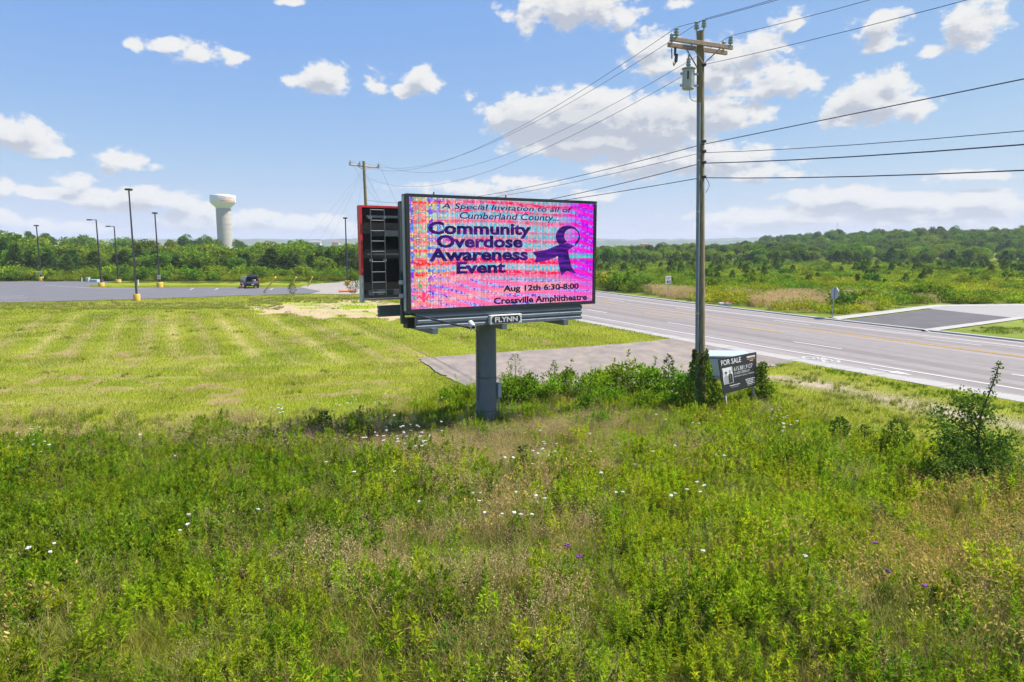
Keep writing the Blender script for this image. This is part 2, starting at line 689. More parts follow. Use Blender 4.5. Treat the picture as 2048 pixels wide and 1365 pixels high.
def road_c(k, s, off=0.0):
    a, b = LN[k]
    return a + b * s + EC * s * s / 100 + off


def road_pt(k, s, off=0.0, z=0.0):
    c = road_c(k, s, off)
    p = DR * s + NR * c
    return np.array([p[0], p[1], z])


def road_sc(x, y):
    x, y = np.asarray(x, float), np.asarray(y, float)
    return x * DR[0] + y * DR[1], x * NR[0] + y * NR[1]


def strip(mb, rows):
    """rows: list of poly-lines of equal length -> quad sheet"""
    n = len(rows[0])
    vs = [p for r_ in rows for p in r_]
    fs = []
    for i in range(len(rows) - 1):
        for j in range(n - 1):
            fs.append((i * n + j, i * n + j + 1, (i + 1) * n + j + 1, (i + 1) * n + j))
    return mb.add(vs, fs)


S_ALL = np.linspace(-210, 34, 62)

# zones on the ground, outlined on the photograph
DRIVE = [gp(*p) for p in [(837, 719), (850, 716), (1021, 704), (1200, 692), (1329, 681.5)]] + \
        [road_pt('grass', s, .04) for s in np.linspace(-34.5, -25.5, 6)] + [gp(*p) for p in [(1480, 742), (1400, 765), (1250, 782), (1100, 788), (936, 775), (870, 742)]]
_d = []
for _i in range(len(DRIVE)):
    _a, _b = DRIVE[_i], DRIVE[(_i + 1) % len(DRIVE)]
    _paved = 4 <= _i <= 9
    _m = 1 if _paved else max(2, int(np.linalg.norm(_b - _a) / .35))
    for _k in range(_m):
        _p = _a + (_b - _a) * _k / _m
        if not _paved and _k:
            _p = _p + np.array([RNG.normal() * .07, RNG.normal() * .10, 0])
        _d.append(_p)
DRIVE = _d
LOT = [gp(*p) for p in [(-700, 645), (0, 606), (267, 599), (527, 590), (620, 588), (642, 583), (600, 575), (485, 575.2), (190, 576), (172, 573), (226, 564.2), (160, 562.5), (0, 564), (-700, 566)]]
GRAVEL = [gp(*p) for p in [(600, 575), (642, 583), (622, 588), (700, 589), (830, 586), (830, 566), (720, 562), (660, 566), (610, 571)]]
SIDE_ROAD = [gp(*p) for p in [(1690, 641.3), (1865, 619), (2034, 637), (1962, 646.5), (1866, 658.5), (1838, 662.0)]]
SIDE_CONC = [gp(*p) for p in [(1852, 616.5), (1872, 613.5), (2048, 612), (2500, 611), (2500, 645), (2100, 635), (2048, 634), (2034, 637), (1865, 619)]]
STRAW = [gp(*p) for p in [(470, 612), (560, 603), (640, 600), (790, 600), (830, 612), (800, 640), (640, 636), (560, 626)]]
WEED_EDGE = [(-400, 985), (-100, 940), (0, 915), (150, 905), (330, 893), (560, 878), (700, 860), (790, 825), (880, 808), (930, 782), (1000, 776), (1150, 796), (1300, 784), (1420, 766), (1500, 790), (1600, 842), (1700, 862), (1800, 895), (1900, 930), (2048, 950), (2300, 1010), (2900, 1150)]
WEEDS = [gp(*p) for p in WEED_EDGE] + [(40, 2, 0), (-30, 2, 0)]


def in_verge(x, y):
    s, c = road_sc(x, y)
    return (c < LN['grass'][0] + LN['grass'][1] * s + EC * s * s / 100 - .02)


def on_road(x, y, pad=0.0):
    s, c = road_sc(x, y)
    q = EC * s * s / 100
    return (c > LN['grass'][0] + LN['grass'][1] * s + q - .05 - pad) & (c < LN['kerb2'][0] + LN['kerb2'][1] * s + q + .95 + pad) & (s > -212)


def across_road(x, y):
    s, c = road_sc(x, y)
    return c > LN['kerb2'][0] + LN['kerb2'][1] * s + EC * s * s / 100 + .9


# mowing stripes: straight passes parallel to the road, every couple of metres
def stripe_field(x, y):
    t = x * .89 + y * .455      # across the stripes
    u = -x * .455 + y * .89
    return t, u


LIFT = .165


def in_straw(x, y):
    return inpoly(x + 5 * (fbm(x, y, 4.0, 151) - .5), y + 7 * (fbm(x, y, 4.0, 155) - .5), STRAW)


def ground_colour(x, y, blades=False):
    n1, n2, n3 = fbm(x, y, 6.0, 1), fbm(x, y, 1.6, 5), fbm(x, y, 22.0, 9)
    c = np.empty(x.shape + (3,))
    grass_a, grass_b = np.array([.215, .285, .010]), np.array([.30, .325, .020])
    straw = np.array([.54, .45, .17])
    t = np.clip(n1 * 1.4 - .2, 0, 1)[..., None]
    c[:] = grass_a * (1 - t) + grass_b * t
    mown = (~across_road(x, y)) & (y < 78)
    # mowing passes
    tt, uu = stripe_field(x, y)
    for k, xs in enumerate([-33.0, -30.6, -28.4, -26.4, -24.15, -22.48, -20.41, -18.29, -16.5, -14.0, -11.6, -9.2]):
        t0 = xs * .89 + 45 * .455
        w = .30 + .16 * vnoise(uu, uu * 0 + k, 3.0, 30 + k)
        wob = .25 * (vnoise(uu, uu * 0 + k * 3.1, 5.0, 50 + k) - .5)
        a = np.exp(-((tt - t0 - wob) / w) ** 2)
        a *= sstep(y, 33, 37) * (1 - sstep(y, 57, 63)) * (.35 + .65 * vnoise(uu, uu * 0 + k, 4.0, 70 + k))
        a = np.where(mown, a, 0)[..., None]
        mixc = straw * (.75 + .3 * n2[..., None])
        c[:] = c * (1 - .72 * a) + mixc * .72 * a
    # alternate passes painted lighter and darker, as leaning blades catch the light
    nap_shading = np.sin((tt + .5) * math.pi / 1.86)
    nap_shading = np.where(mown & (y > 33) & (y < 62), nap_shading, 0) * sstep(y, 33, 37)
    c[:] = c * (1 + .10 * nap_shading)[..., None]
    # sweeping turn passes near the weeds
    for k, (yc, w, st) in enumerate([(30.5, .5, .38), (28.0, .45, .35), (33.6, .6, .30), (25.6, .4, .3)]):
        yy = y - .05 * (x + 12) - .012 * (x + 16) ** 2 + .8 * (n1 - .5)
        a = np.exp(-((yy - yc) / w) ** 2) * st * sstep(-x, 1, 7) * (.3 + .9 * n2)
        a = np.where(mown, a, 0)[..., None]
        c[:] = c * (1 - a) + straw * .95 * a
    # drier scattered thatch
    a = np.where(mown, sstep(n2, .60, .85) * .35, sstep(n2, .6, .85) * .25)[..., None]
    c[:] = c * (1 - a) + np.array([.38, .33, .10]) * a
    # scuffed brown earth where the mower scalped the turf
    sc = sstep(fbm(x, y, .7, 141, 2), .60, .72) * sstep(fbm(x, y, 6.0, 145, 2), .54, .66)
    a = np.where(mown & (y > 25) & (y < 58), sc * .8, 0)[..., None]
    c[:] = c * (1 - a) + np.array([.33, .24, .10]) * a
    # straw patch
    ins = in_straw(x, y)
    a = np.where(ins, sstep(n1 * .5 + n2 * .6, .38, .60), 0)[..., None]
    c[:] = c * (1 - a) + np.array([.37, .285, .175]) * a
    # road verge by the sign: grass, thin soil path
    s_, cc = road_sc(x, y)
    dist = road_c('grass', s_) - cc
    v = (y < 31) & (x > 8.5) & (dist > 0) & (dist < 9)
    a = np.where(v, np.exp(-((dist - 3.1 - .8 * (n1 - .5)) / 1.0) ** 2) * (.25 + .9 * n2), 0)
    a = np.clip(a, 0, .85)[..., None]
    c[:] = c * (1 - a) + np.array([.46, .385, .27]) * a
    # thatch and soil between the blades, darkened with the shade of the blades painted in
    lawn_ = (~across_road(x, y)) & (y < 118) & ~ins
    if not blades:
        c[:] = np.where(lawn_[..., None], c * np.array([.72, .70, .80]), c)
    # beneath the tall weeds: litter and soil
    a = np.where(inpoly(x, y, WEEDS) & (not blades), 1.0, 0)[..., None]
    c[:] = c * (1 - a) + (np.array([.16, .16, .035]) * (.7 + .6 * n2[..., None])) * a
    # across the road
    ac = across_road(x, y) | (y > 118)
    far = np.array([.14, .175, .022]) * (.7 + .6 * n1[..., None])
    a = np.where(ac, 1.0, 0)[..., None]
    c[:] = c * (1 - a) + far * a
    s2 = cc - (road_c('kerb2', s_) + .9)
    a = np.where((s2 > 0) & (s2 < 3.2) & (s_ > -130) & ~(y > 118), .9, 0)[..., None]
    c[:] = c * (1 - a) + (np.array([.125, .165, .020]) * (.8 + .4 * n2[..., None])) * a
    return c


def axis(lo, hi, near_lo, near_hi, step, grow=1.18):
    a = list(np.arange(near_lo, near_hi + 1e-6, step))
    s, x = step, near_hi
    while x < hi:
        s *= grow
        x += s
        a.append(min(x, hi))
    s, x, b = step, near_lo, []
    while x > lo:
        s *= grow
        x -= s
        b.append(max(x, lo))
    return np.array(b[::-1] + a)


def build_ground():
    X = axis(-5000, 5000, -44, 30, .22)
    Y = axis(-400, 5200, 6, 66, .22, 1.10)
    gx, gy = np.meshgrid(X, Y, indexing='ij')
    z = terrain(gx, gy)
    near = (gy < 120) & (np.abs(gx) < 100)
    bump = (fbm(gx, gy, 1.3, 3) - 1.0) * .07
    s_, cc = road_sc(gx, gy)
    dg_ = road_c('grass', s_) - cc
    lift = np.where((dg_ > -.3) & (s_ > -125), LIFT * (1 - sstep(dg_, .15, 2.2)), 0)
    lift = np.where(inpoly(gx, gy, DRIVE) | (gy > 110), 0, lift)
    flat = on_road(gx, gy, -.27) | inpoly(gx, gy, DRIVE) | inpoly(gx, gy, LOT) | inpoly(gx, gy, SIDE_ROAD) | inpoly(gx, gy, SIDE_CONC) | inpoly(gx, gy, GRAVEL)
    z = np.where(near & ~flat, z + bump, z)
    z = np.where(flat, -.03, z + lift)
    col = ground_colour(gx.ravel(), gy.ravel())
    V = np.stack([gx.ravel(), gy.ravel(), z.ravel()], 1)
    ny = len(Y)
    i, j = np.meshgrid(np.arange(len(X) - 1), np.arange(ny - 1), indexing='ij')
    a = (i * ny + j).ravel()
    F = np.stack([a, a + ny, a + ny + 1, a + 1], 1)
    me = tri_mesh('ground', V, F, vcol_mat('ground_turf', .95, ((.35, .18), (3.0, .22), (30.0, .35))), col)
    tag(link('ground', me), kind='structure')


build_ground()


# ------------------------------------------------------------------ roads, kerbs, markings
def build_road():
    mb = MB()
    strip(mb, [[road_pt('gutter', s, 0, .006) for s in S_ALL], [road_pt('lane1', s, 0, .03) for s in S_ALL], [road_pt('yellow1', s, 1.3, .05) for s in S_ALL],
               [road_pt('lane2', s, 0, .03) for s in S_ALL], [road_pt('kerb2', s, 0, .006) for s in S_ALL]])
    road = tag(mb.obj('road', M['asphalt_road']), kind='structure')

    def rz(c_over):      # crown of the road
        return .05
    zt = {'edge': .017, 'lane1': .034, 'yellow1': .0505, 'yellow2': .0505, 'lane2': .034, 'edge2': .018}

    def mark(name, k, s0, s1, w, m, off=0.0, n=None):
        n = n or max(2, int((s1 - s0) / 4) + 1)
        ss = np.linspace(s0, s1, n)
        b = MB()
        z = zt[k] + .006
        strip(b, [[road_pt(k, s, off - w / 2, z) for s in ss], [road_pt(k, s, off + w / 2, z) for s in ss]])
        return b.obj(name, m, road)
    mark('edge_line', 'edge', -200, 30, .15, M['white'], n=60)
    mark('edge_line', 'edge2', -200, 30, .13, M['white'], n=60)
    per = 12.2

    def sfind(k, px, py):
        g_ = gp(px, py)
        return float(road_sc(g_[0], g_[1])[0])
    a0 = sfind('lane1', 1685, 699.4)
    for i in range(-9, 4):
        mark('lane_dash', 'lane1', a0 + i * per - 3.4, a0 + i * per, .15, M['white'])
    a0 = sfind('lane2', 1960, 692.6)
    for i in range(-10, 3):
        mark('lane_dash', 'lane2', a0 + i * per - 3.4, a0 + i * per, .13, M['white'])
    e1 = sfind('yellow1', 1568, 666.5)
    mark('centre_line', 'yellow1', -200, e1, .09, M['yellow'], -.1, n=50)
    for i in range(-9, 1):
        mark('centre_dash', 'yellow1', e1 + i * per - 3.4, e1 + i * per, .12, M['yellow'], .13)
    e2 = sfind('yellow2', 1600, 659)
    mark('centre_line', 'yellow2', -200, 30, .10, M['yellow'], .12, n=50)
    mark('centre_line', 'yellow2', e2, 30, .12, M['yellow'], -.14, n=20)
    for i in range(-8, 0):
        mark('centre_dash', 'yellow2', e2 + i * per - 3.4 + 1, e2 + i * per + 1, .12, M['yellow'], -.14)
    # bike lane symbol and arrow in the near lane
    ctr = gp(1654, 719)
    s0 = float(road_sc(ctr[0], ctr[1])[0])
    off = -.95

    def bp(ds, dc):
        p = road_pt('edge', s0 + ds, off + dc, .0225)
        return p
    b = MB()

    def ribbon(pts, w):
        pts = [np.asarray(p, float) for p in pts]
        for i in range(len(pts) - 1):
            d = pts[i + 1] - pts[i]
            d = d / (np.linalg.norm(d) + 1e-9)
            nn = np.array([-d[1], d[0]]) * w / 2
            q = [pts[i] + nn, pts[i] - nn, pts[i + 1] - nn, pts[i + 1] + nn]
            b.add([bp(*t) for t in q], [(0, 1, 2, 3)])
    for cs in (-.62, .62):
        ribbon([(cs + .36 * math.cos(t), .0 + .42 * math.sin(t)) for t in np.linspace(0, 2 * math.pi, 15)], .11)
    ribbon([(-.62, 0), (-.25, .38), (.45, .42), (.05, -.02), (-.62, 0)], .1)
    ribbon([(-.25, .38), (.05, -.02)], .1)
    ribbon([(.62, 0), (.4, .62), (.62, .66)], .1)
    ribbon([(-.38, .5), (-.1, .5)], .12)
    b.obj('bike_symbol', M['white'], road)
    ctr = gp(1792, 743)
    s0 = float(road_sc(ctr[0], ctr[1])[0])
    b = MB()
    b.add([bp(-1.0, -.07), bp(.1, -.07), bp(.1, .07), bp(-1.0, .07)], [(0, 1, 2, 3)])
    b.add([bp(.1, -.30), bp(1.1, 0), bp(.1, .30)], [(0, 1, 2)])
    b.obj('lane_arrow', M['white'], road)

    # near side: gutter, kerb face and pavement slab
    mb = MB()
    strip(mb, [[road_pt('gutter', s, .02, .010) for s in S_ALL], [road_pt('gutter', s, -.38, .014) for s in S_ALL], [road_pt('gutter', s, -.42, .13) for s in S_ALL],
               [road_pt('gutter', s, -.56, .145) for s in S_ALL]])
    kerb = tag(mb.obj('kerb', M['concrete']), kind='structure')
    side = tag(bpy.data.objects.new('pavement', None), kind='structure')
    COL.objects.link(side)
    slab_s = np.arange(-120, 30, 1.52)
    for i, s in enumerate(slab_s):
        b = MB()
        s2 = s + 1.505
        zz = .142 + .004 * math.sin(i * 2.3)
        q = [road_pt('gutter', s, -.572), road_pt('gutter', s2, -.572), road_pt('grass', s2), road_pt('grass', s)]
        v = [(p[0], p[1], -.02) for p in q] + [(p[0], p[1], zz) for p in q]
        b.add(v, [(4, 5, 6, 7), (0, 1, 5, 4), (1, 2, 6, 5), (2, 3, 7, 6), (3, 0, 4, 7)])
        b.obj('slab', M['concrete'], side)
    # far side kerb
    mb = MB()
    strip(mb, [[road_pt('kerb2', s, -.02, .010) for s in S_ALL], [road_pt('kerb2', s, .42, .012) for s in S_ALL], [road_pt('kerb2', s, .46, .11) for s in S_ALL],
               [road_pt('kerb2', s, .85, .12) for s in S_ALL], [road_pt('kerb2', s, .87, -.03) for s in S_ALL]])
    tag(mb.obj('kerb', M['concrete']), kind='structure')

    def sheet(name, poly, m, z):
        b = MB()
        n = len(poly)
        b.add([(p[0], p[1], z) for p in poly] + [(p[0], p[1], z - .08) for p in poly],
              [tuple(range(n))] + [(i, i + n, (i + 1) % n + n, (i + 1) % n) for i in range(n)])
        return tag(b.obj(name, m), kind='structure')
    sheet('driveway', DRIVE, M['drive'], .016)
    mb = MB()
    ss = np.linspace(-35.2, -22.5, 14)
    strip(mb, [[road_pt('grass', s, -.01, .135) for s in ss], [road_pt('grass', s, -.40, .07) for s in ss], [road_pt('grass', s, -.95, .021) for s in ss]])
    tag(mb.obj('driveway_apron', M['drive']), kind='structure')
    lot = sheet('parking_lot', LOT, M['lot'], .014)
    sheet('gravel', GRAVEL, M['gravel'], .006)
    sheet('side_road', SIDE_ROAD, M['new_asphalt'], .02)
    sheet('side_road_concrete', SIDE_CONC, M['concrete_pink'], .016)
    # kerbs of the side road
    for pts in ([(1657, 638), (1760, 626), (1849, 614.5), (1872, 612.5), (2048, 610.5), (2500, 609)], [(1842, 663), (1870, 659.2), (1962, 647.2), (2038, 636.5), (2110, 637.5), (2500, 648)]):
        w = [gp(*p) for p in pts]
        b = MB()
        off = []
        for i, p in enumerate(w):
            d = w[min(i + 1, len(w) - 1)] - w[max(i - 1, 0)]
            d /= np.linalg.norm(d)
            off.append(np.array([d[1], -d[0], 0]))
        wd = .9 if pts[0][0] < 1700 else .5
        strip(b, [[p + np.array([0, 0, -.02]) for p in w], [p + np.array([0, 0, .13]) for p in w],
                  [p + o * wd * .35 + np.array([0, 0, .135]) for p, o in zip(w, off)], [p + o * wd + np.array([0, 0, .024]) for p, o in zip(w, off)]])
        tag(b.obj('kerb', M['concrete']), kind='structure')
    # faint parking bay lines
    for (a, c) in [((90, 571), (140, 574)), ((140, 574), (205, 577)), ((0, 593), (48, 592)), ((0, 597), (56, 595.5)), ((380, 580), (387, 576.5)), ((430, 580), (437, 576.5)), ((540, 580), (546, 577)), ((205, 577), (300, 577.5))]:
        A, Bq = gp(*a, .018), gp(*c, .018)
        d = (Bq - A) / np.linalg.norm(Bq - A)
        o = np.array([-d[1], d[0], 0]) * .07
        b = MB()
        b.add([A - o, A + o, Bq + o, Bq - o], [(0, 1, 2, 3)])
        b.obj('bay_line', M['white'], lot)


def asphalt_road_mat():
    """asphalt with long wheel-worn bands that follow the road"""
    m = mat('road_asphalt_worn', (.188, .166, .157), .85, var=.08, scale=1.5, detail=8)
    nt = m.node_tree
    b = nt.nodes['Principled BSDF']
    src = b.inputs['Base Color'].links[0].from_socket
    tc = nt.nodes.new('ShaderNodeTexCoord')
    mp = nt.nodes.new('ShaderNodeMapping')
    mp.inputs['Rotation'].default_value = (0, 0, math.atan2(.9166, .3998))
    mp.inputs['Scale'].default_value = (1, 1, 1)
    nt.links.new(tc.outputs['Object'], mp.inputs[0])
    m2 = nt.nodes.new('ShaderNodeMapping')
    m2.inputs['Scale'].default_value = (.015, 1.1, 1)
    nt.links.new(mp.outputs[0], m2.inputs[0])
    nz = nt.nodes.new('ShaderNodeTexNoise')
    nz.inputs['Scale'].default_value = 1.0
    nz.inputs['Detail'].default_value = 3
    nt.links.new(m2.outputs[0], nz.inputs['Vector'])
    mr = nt.nodes.new('ShaderNodeMapRange')
    mr.inputs['From Min'].default_value = .3
    mr.inputs['From Max'].default_value = .7
    mr.inputs['To Min'].default_value = .72
    mr.inputs['To Max'].default_value = 1.22
    nt.links.new(nz.outputs[0], mr.inputs['Value'])
    vs = nt.nodes.new('ShaderNodeVectorMath')
    vs.operation = 'SCALE'
    nt.links.new(src, vs.inputs[0])
    nt.links.new(mr.outputs[0], vs.inputs['Scale'])
    nt.links.new(vs.outputs[0], b.inputs['Base Color'])
    return m


M['asphalt_road'] = asphalt_road_mat()
M['drive'] = mat('old_driveway', (.150, .130, .120), .9, scale=1.3, c2=(.27, .22, .175), detail=9, stretch=(1, .5, 1))
M['gravel'] = mat('gravel_grey', (.20, .185, .175), .95, scale=2.0, c2=(.33, .29, .24), detail=8)
M['concrete_pink'] = mat('side_concrete', (.25, .235, .225), .85, var=.06, scale=.6, detail=8)
build_road()


def build_hills():
    for (Yd, x0, x1, base, amp, seed) in [(2600, -3200, 3600, 26, 22, 4), (3600, -4200, 4600, 44, 30, 8)]:
        xs = np.arange(x0, x1, 14.0)
        top = base + amp * (fbm(xs, xs * 0, 900, seed) - .35) + 7 * vnoise(xs, xs * 0 + 3, 60, seed + 2) + 4 * vnoise(xs, xs * 0 + 5, 18, seed + 3)
        top = np.maximum(top, 8)
        prof = [(0, 0), (120, .55), (200, .9), (260, 1.0), (420, .8), (700, 0)]
        V = []
        for (dy, h) in prof:
            V.append(np.stack([xs, np.full_like(xs, Yd + dy) + 60 * vnoise(xs, xs * 0 + dy, 50, seed), top * h], 1))
        n = len(xs)
        V = np.concatenate(V)
        F = []
        for i in range(len(prof) - 1):
            a = i * n + np.arange(n - 1)
            F.append(np.stack([a, a + 1, a + n + 1, a + n], 1))
        tint = .7 + .6 * RNG.random((len(V), 1))
        me = tri_mesh('hills', V, np.concatenate(F), vcol_mat('hill_woods', .95, ((.02, .3), (.08, .3))), np.array([.05, .075, .028]) * tint)
        tag(link('hills', me), kind='structure')


build_hills()


# ------------------------------------------------------------------ lettering
def text_mesh(s, bold=0.0, shear=0.0, space=1.0):
    cu = bpy.data.curves.new('lettering', 'FONT')
    cu.body = s
    cu.size = 1.0
    cu.offset = bold
    cu.shear = shear
    cu.space_character = space
    cu.resolution_u = 3
    o = bpy.data.objects.new('lettering', cu)
    COL.objects.link(o)
    dg = bpy.context.evaluated_depsgraph_get()
    me = bpy.data.meshes.new_from_object(o.evaluated_get(dg))
    bpy.data.objects.remove(o)
    bpy.data.curves.remove(cu)
    v = np.empty(len(me.vertices) * 3, np.float32)
    me.vertices.foreach_get('co', v)
    return me, v.reshape(-1, 3)


def lettering(s, fn, m, parent, bold=0.0, shear=0.0, name='lettering', space=1.0):
    """fn maps unit text-box coordinates (0..1, 0..1) to a local place"""
    me, v = text_mesh(s, bold, shear, space)
    lo, hi = v.min(0), v.max(0)
    t = (v - lo) / np.maximum(hi - lo, 1e-6)
    P = np.array([fn(a[0], a[1]) for a in t], np.float32)
    me.vertices.foreach_set('co', P.ravel())
    me.materials.clear()
    me.materials.append(m)
    me.update()
    return link(name, me, parent)


# ------------------------------------------------------------------ billboard
BB0 = np.array([-0.84, 21.83])
BBA = R(30.4)
BU = np.array([math.cos(BBA), math.sin(BBA)])
BV = np.array([-math.sin(BBA), math.cos(BBA)])


def BP(px, py, v):
    """photo pixel -> (u, z) on the billboard's vertical plane at local depth v"""
    d = px_dir(px, py)
    dd = np.array([d[0], d[1]])
    t = (BB0 @ BV + v) / (dd @ BV)
    p = dd * t - BB0
    return float(p @ BU), float(CAM_H + d[2] * t)


def led_colours(u, v):
    """moire of a photographed LED wall; u from the left, v from the top"""
    r = np.random.default_rng(3)
    n = len(u)
    cyan, cream, red, blue, mag = (np.array(c) for c in ([.14, .55, .74], [.80, .52, .46], [.90, .04, .14], [.08, .08, .75], [.86, .06, .62]))
    pink, yel, grn, pur, lav = (np.array(c) for c in ([.93, .33, .50], [.85, .62, .05], [.25, .60, .15], [.40, .02, .80], [.60, .55, .85]))
    iu, iv = np.floor(u * 210).astype(int), np.floor(v * 108).astype(int)
    cr = r.random(220)[iu % 220]
    rr = r.random(120)[iv % 120]
    fine = r.random((105, 54))[np.clip(iu // 2, 0, 104), np.clip(iv // 2, 0, 53)] * .65 + r.random(n) * .35
    fine2 = r.random((105, 54))[np.clip((iu + 1) // 2, 0, 104), np.clip((iv + 1) // 2, 0, 53)] * .65 + r.random(n) * .35

    def mixc(a, b, t):
        t = np.clip(t, 0, 1)[:, None]
        return a * (1 - t) + b * t
    # upper field: cyan/cream grain with red bands
    c = mixc(cyan[None], cream[None], .35 + .9 * (fine - .5) + .5 * np.sin(u * 260) * .5)
    wob = .012 * np.sin(u * 9 + 1) + .01 * (u - .5)
    for vc, w, st in [(.035, .022, .95), (.11, .016, .75), (.205, .024, .85), (.30, .016, .65), (.375, .020, .8), (.47, .022, .9), (.555, .018, .7), (.585, .022, 1.0), (.685, .022, .95), (.72, .02, .6)]:
        bs = np.exp(-((v - vc - wob) / w) ** 2) * st
        bs *= .55 + .6 * vnoise(u * 100, v * 30, 3.2, int(vc * 1000)) if vc < .5 else .9 + .2 * fine2
        c = mixc(c, np.where((fine > .75)[:, None], pink[None], red[None]), bs * (.65 + .6 * fine2))
    # lower field: pink with blue diagonal waves
    w1 = .5 + .5 * np.sin((v * 24 + 3.2 * (1 - u) ** 2 * 2.6 + u * 1.2 + .35 * np.sin(u * 11)) * 2 * math.pi * .55)
    low = mixc(pink[None], np.where((fine > .35)[:, None], np.array([[.30, .55, .88]]), blue[None]), (w1 - .50) * 1.5 + (fine2 - .5) * .9)
    low = mixc(low, cream[None], (.5 + .5 * np.sin((v * 11 + u * 2) * 6.28 * .5) - .6) * 1.4 + (fine - .5) * .5)
    t = sstep(v + .03 * np.sin(u * 7), .69, .78)
    c = mixc(c, low, t)
    # right side: magenta and violet sweeps
    w2 = .5 + .5 * np.sin((v * 22 - 5.0 * u + 2 * np.sin(u * 4)) * 2 * math.pi * .6)
    rt = mixc(mag[None], np.where((fine > .30)[:, None], np.array([[.34, .10, .85]]), np.array([[.25, .55, .85]])), (w2 - .25) * 1.5 + (fine2 - .5) * .8)
    tg = np.exp(-((v - .535) / .022) ** 2)
    rt = mixc(rt, np.array([[.05, .55, .50]]), tg)
    a = .78 * sstep(u + .1 * (fine - .5), .74, .96) * (1 - .6 * sstep(v, .70, .88))
    c = mixc(c, rt, a)
    # left columns: yellow, green, red, blue blocks
    pick = .5 * vnoise(u * 100, u * 0, 1.3, 77) + .5 * vnoise(v * 44, v * 0, 1.1, 78) + .16 * (fine - .5)
    lf = np.select([(pick < .42)[:, None], (pick < .53)[:, None], (pick < .61)[:, None]], [np.broadcast_to(blue, (n, 3)), np.broadcast_to(yel, (n, 3)), np.broadcast_to(grn * .6 + cyan * .5, (n, 3))], np.broadcast_to(red * .75 + yel * .25, (n, 3)))
    lf = lf * (.6 + .7 * cr[:, None]) + .22 * (fine[:, None] > .6)
    a = (u < .112) * .74 + ((u >= .112) & (u < .3)) * .45 * (1 - sstep(u, .112, .3))
    a = a * (1 - .45 * sstep(v, .7, .8))
    c = mixc(c, lf, a * (.75 + .5 * (fine2 - .5)))
    # lit columns and rows of the matrix
    g_ = c.mean(1, keepdims=True)
    c = np.clip(g_ + (c - g_) * 1.55, 0, 1.15)
    c = c * (.78 + .4 * cr[:, None]) * (.85 + .28 * rr[:, None])
    c = c * (.86 + .3 * fine[:, None])
    white = (fine2 > .93)[:, None] & (u < .85)[:, None]
    c = np.where(white, c * .5 + .45, c)
    return np.clip(c, 0, 1.1)


